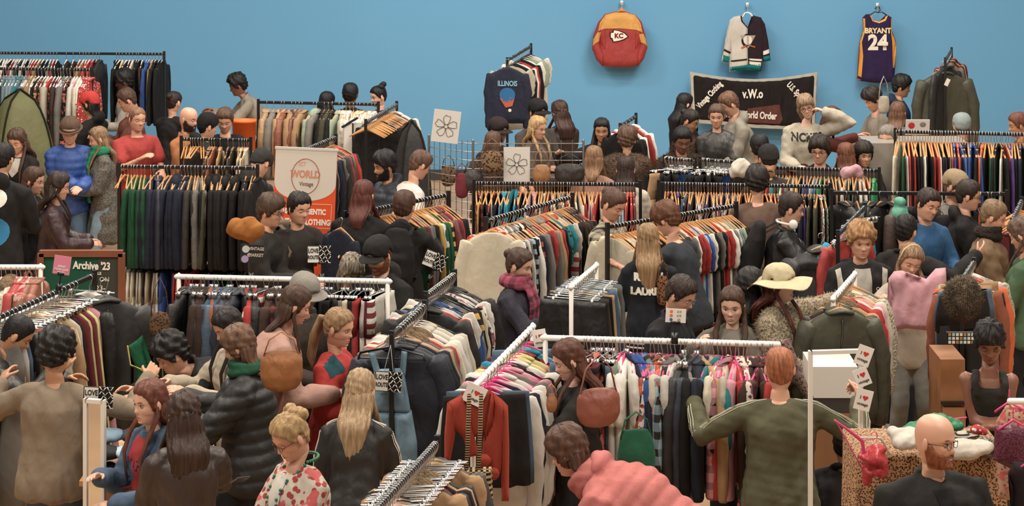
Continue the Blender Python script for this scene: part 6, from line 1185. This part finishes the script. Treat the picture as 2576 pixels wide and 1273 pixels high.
P('man with short dark hair and khaki straps crossing roller banner', 752, 524, 40, hair=('short', '#241b17'), top=('jacket', '#322c29'), ex=(('pack', '#7d6c58', 'khaki backpack worn by the man in front of roller banner'),), R='bent', L='browse')
P('woman with black and blonde streaked hair and round glasses looking down', 884, 682, 25, hp=30, fem=True, glasses='#b59a6a', hair=('bob', '#1b1819', .2, '#b5a48a'), top=('sweater', '#1c1a1a'), s=340)
P('bearded man in black cap, glasses and black hoodie looking down', 953, 642, -35, hp=22, glasses='#1d1a1a', beard='#8a5133', hair=('short', '#5a3a28'), top=('hoodie', '#22201f'), bulk=1.15, R='bent', L='bent', ex=(('cap', '#22201e', 0),))
P('man with glasses and dark jacket leaning right behind white rail', 1712, 742, 60, hp=28, lean=15, look='down', glasses='#8a8580', hair=('short', '#33241c'), top=('jacket', '#232125'), R='bent', L='bent')
P('smiling young woman with long brown hair and grey blazer', 1842, 768, -15, hp=12, look='open', smile=True, fem=True, skin='pale', hair=('long', '#4a3122', .42), top=('jacket', '#7d7568'), R=(.05, .3, .0), L='bent', ex=(('patch', '#4a3026', [[(-.06, -.06), (.06, -.06), (.07, -.3), (-.07, -.3)]]),))
P('person in bright green cable-knit sweater with black bob, back turned', 1886, 722, 160, fem=True, hair=('bob', '#1e1817'), top=('knit', '#1e8a55'), s=368)
P('woman with wide cream sun hat, red curls and cream fluffy coat', 1962, 716, 62, hp=-4, fem=True, skin='pale', smile=True, look='open', hair=('wavy', '#5f2c20', .3), top=('fur', '#b3a285'), L=(.5, .3, .05), R='bent', s=372, ex=(('cap', '#cdbd96', 0, 'cloth', 'floppy'),))
P('woman with long black hair and cream lettered jumper facing left', 575, 822, -60, hp=28, fem=True, hair=('long', '#241b18', .38), top=('sweater', '#b8a992'), R='browse', L='browse')
P('person with dark curls and black jacket bending over denim pile', 432, 892, -70, lean=62, hp=30, hair=('curly', '#1d1817'), top=('jacket', '#201e1f'), R='browse', L='browse')
P('person in long black puffer with brown hair, hand holding denim', 602, 872, -95, fem=True, hp=20, hair=('bob', '#6b4a35'), top=('puffer', '#242221'), R='browse', L='browse', k=1.03, s=415, bulk=1.1, ex=('nohood', ('scarf', '#245a40', 'cloth', None, 0)))
P('person in dusty pink hooded top with brown hair walking right', 742, 768, 100, fem=True, lean=22, hp=20, hair=('long', '#4a3024', .2), top=('hoodie', '#b58b7c'), bulk=1.2, R='bent', L='down', s=396, legs='#242121')
P('person in grey baseball cap beyond pink hooded top', 764, 738, 40, hp=20, skin='tan', hair=('short', DB), top=('jacket', '#3a2f2a'), s=368, ex=(('cap', '#8b857c', 30),))
P('woman with blond ponytail in red fleece with teal shoulder, facing right', 852, 825, 70, look='open', fem=True, hair=('tail', '#96744f', .2), top=('sweater', '#bb322d'), R='bent', L='bent', ex=(('patch', '#1c4f58', [[(-.17, -.05), (-.07, -.03), (-.07, -.13), (-.17, -.14)]], True), ('patch', '#1c4f58', [[(-.2, .0), (-.07, .02), (-.07, -.1), (-.2, -.12)]])))
P('woman with long straight blonde hair, black tracksuit and white sleeve stripes', 905, 985, 172, lean=14, hp=35, fem=True, hair=('long', '#a58660', .34), top=('jacket', '#25221f', 'satin'), legs='#1f1d1d', R='bent', L='down', ex=(('armstripes', '#d9d3c6', 3, .016, .005), 'nocollar'))
P('woman with fair updo and glasses, patterned jacket, typing on phone', 732, 1098, -55, hp=30, fem=True, skin='light', look='down', glasses='#5a2320', hair=('updo', '#a98756'), top=('jacket', '#cbbfae', 'floral', '#a63a35', .7), R='phone', L='phone', s=490, hand=('grip', 'grip'), bulk=1.1,
  ex=(('patch', '#d5cfc3', [[(-.05, -.03), (.05, -.03), (.05, -.26), (-.05, -.26)]]), ('beads', '#1f6f42', 40, .009, .3), ('beads', '#4b3a6e', 44, .007, .4), 'nocollar'))
P('man with black hair and beige sweatshirt, back turned, in jeans', 140, 888, 172, hp=12, hair=('curly', '#1d1816'), top=('sweater', '#8f7d68'), legs='#3d4f66', R=(.28, .32, .04), L=(.22, .25, .0), bulk=1.2, skin='tan')
P('person in black leather jacket at the left edge, elbow raised', 42, 842, 100, lean=20, hp=35, hair=('crop', BL), skin='tan', top=('leather', '#26231f'), legs='#26211f', R=(.1, .38, .06), L='browse', s=392, walk=1)
P('woman with red hair, denim jacket and red lettered t-shirt', 378, 1012, -50, hp=6, look='open', fem=True, skin='pale', hair=('long', '#6b3a28', .35), top=('jacket', '#41566f', 'denim'), R='phone', L='bent', legs='#252426', ex=(('patch', '#ad2f33', [[(-.07, -.03), (.07, -.03), (.09, -.32), (-.09, -.32)]]), ('text', 'ETAH', .075, '#1d2340', -.17, False, 0, .003)))
P('person with wavy dark brown hair and brown leather coat, back turned', 462, 1048, -160, fem=True, hair=('wavy', '#3f2a20', .3), top=('leather', '#3d2c26'), R='browse', L='bent', bulk=1.2, s=462)
P('woman with very long auburn hair and black jacket, left profile', 1432, 905, -80, hp=22, fem=True, hair=('long', '#5b3522', .46), top=('coat', '#241f1d'), R='browse', L='browse', ex=('nohood',), skin='pale')
P('person in pink puffer coat bending deeply forward', 1430, 1135, -110, lean=58, hp=25, fem=True, hair=('bob', '#5a3a2a'), top=('puffer', '#c9706a', 'cloth'), s=500, bulk=1.25, R='bent', L='bent', legs='#5a4436', ex=(('scarf', '#c9706a', 'cloth', None, 0, 1.3),))
P('man with ginger crop in olive track top, arms raised, back turned', 1962, 928, 178, hp=4, hair=('crop', '#a5603a'), top=('sweater', '#5b5940'), legs='#2d2a2f', R=(.26, .22, .02), L=(.27, .24, .0), bulk=1.28, s=424, k=1.03, ex=(('armstripes', '#c9c4b2', 3, .02, .004),), hand=('grip', 'grip'))
P('woman with black fringe and dark waistcoat seated, looking down', 2489, 862, -8, hp=26, fem=True, skin='brown', hair=('mop', '#1a1413'), top=('vest', '#2d2b26'), legs='#4a4237', R='fold', L='fold', s=408, drop=.45, bulk=.92, hand=('grip', 'grip'))
P('bald man with ginger beard and glasses in black zip fleece, smiling', 2352, 1108, 14, hy=36, hp=4, look='open', smile=True, skin='light', glasses='#3a2c28', beard='#93522f', hair=('none', '#6a4028'), top=('jacket', '#24221f'), bulk=1.3, s=515,
  ex=(('patch', '#171616', [[(-.055, -.03), (.055, -.03), (.035, -.1), (-.035, -.1)]]), ('patch', '#11100f', [[(-.004, -.09), (.004, -.09), (.004, -.4), (-.004, -.4)]], False, 'metal', 'zip'), ('text', 'FIRE', .02, '#d8d2c8', -.175, False, .12, .0006), ('text', 'SERVICES', .017, '#d8d2c8', -.195, False, .115, .0006), ('patch', '#c23a30', [circ(.012, 10, .085, -.17)], False, 'flat', 'red_emblem')))
P('person with black hair in dark jacket crouching behind white heart-tag frame', 2135, 1118, 150, lean=30, hp=20, hair=('short', '#1c1715'), top=('jacket', '#2a2626'), s=415, drop=.4, R='bent', L='bent')
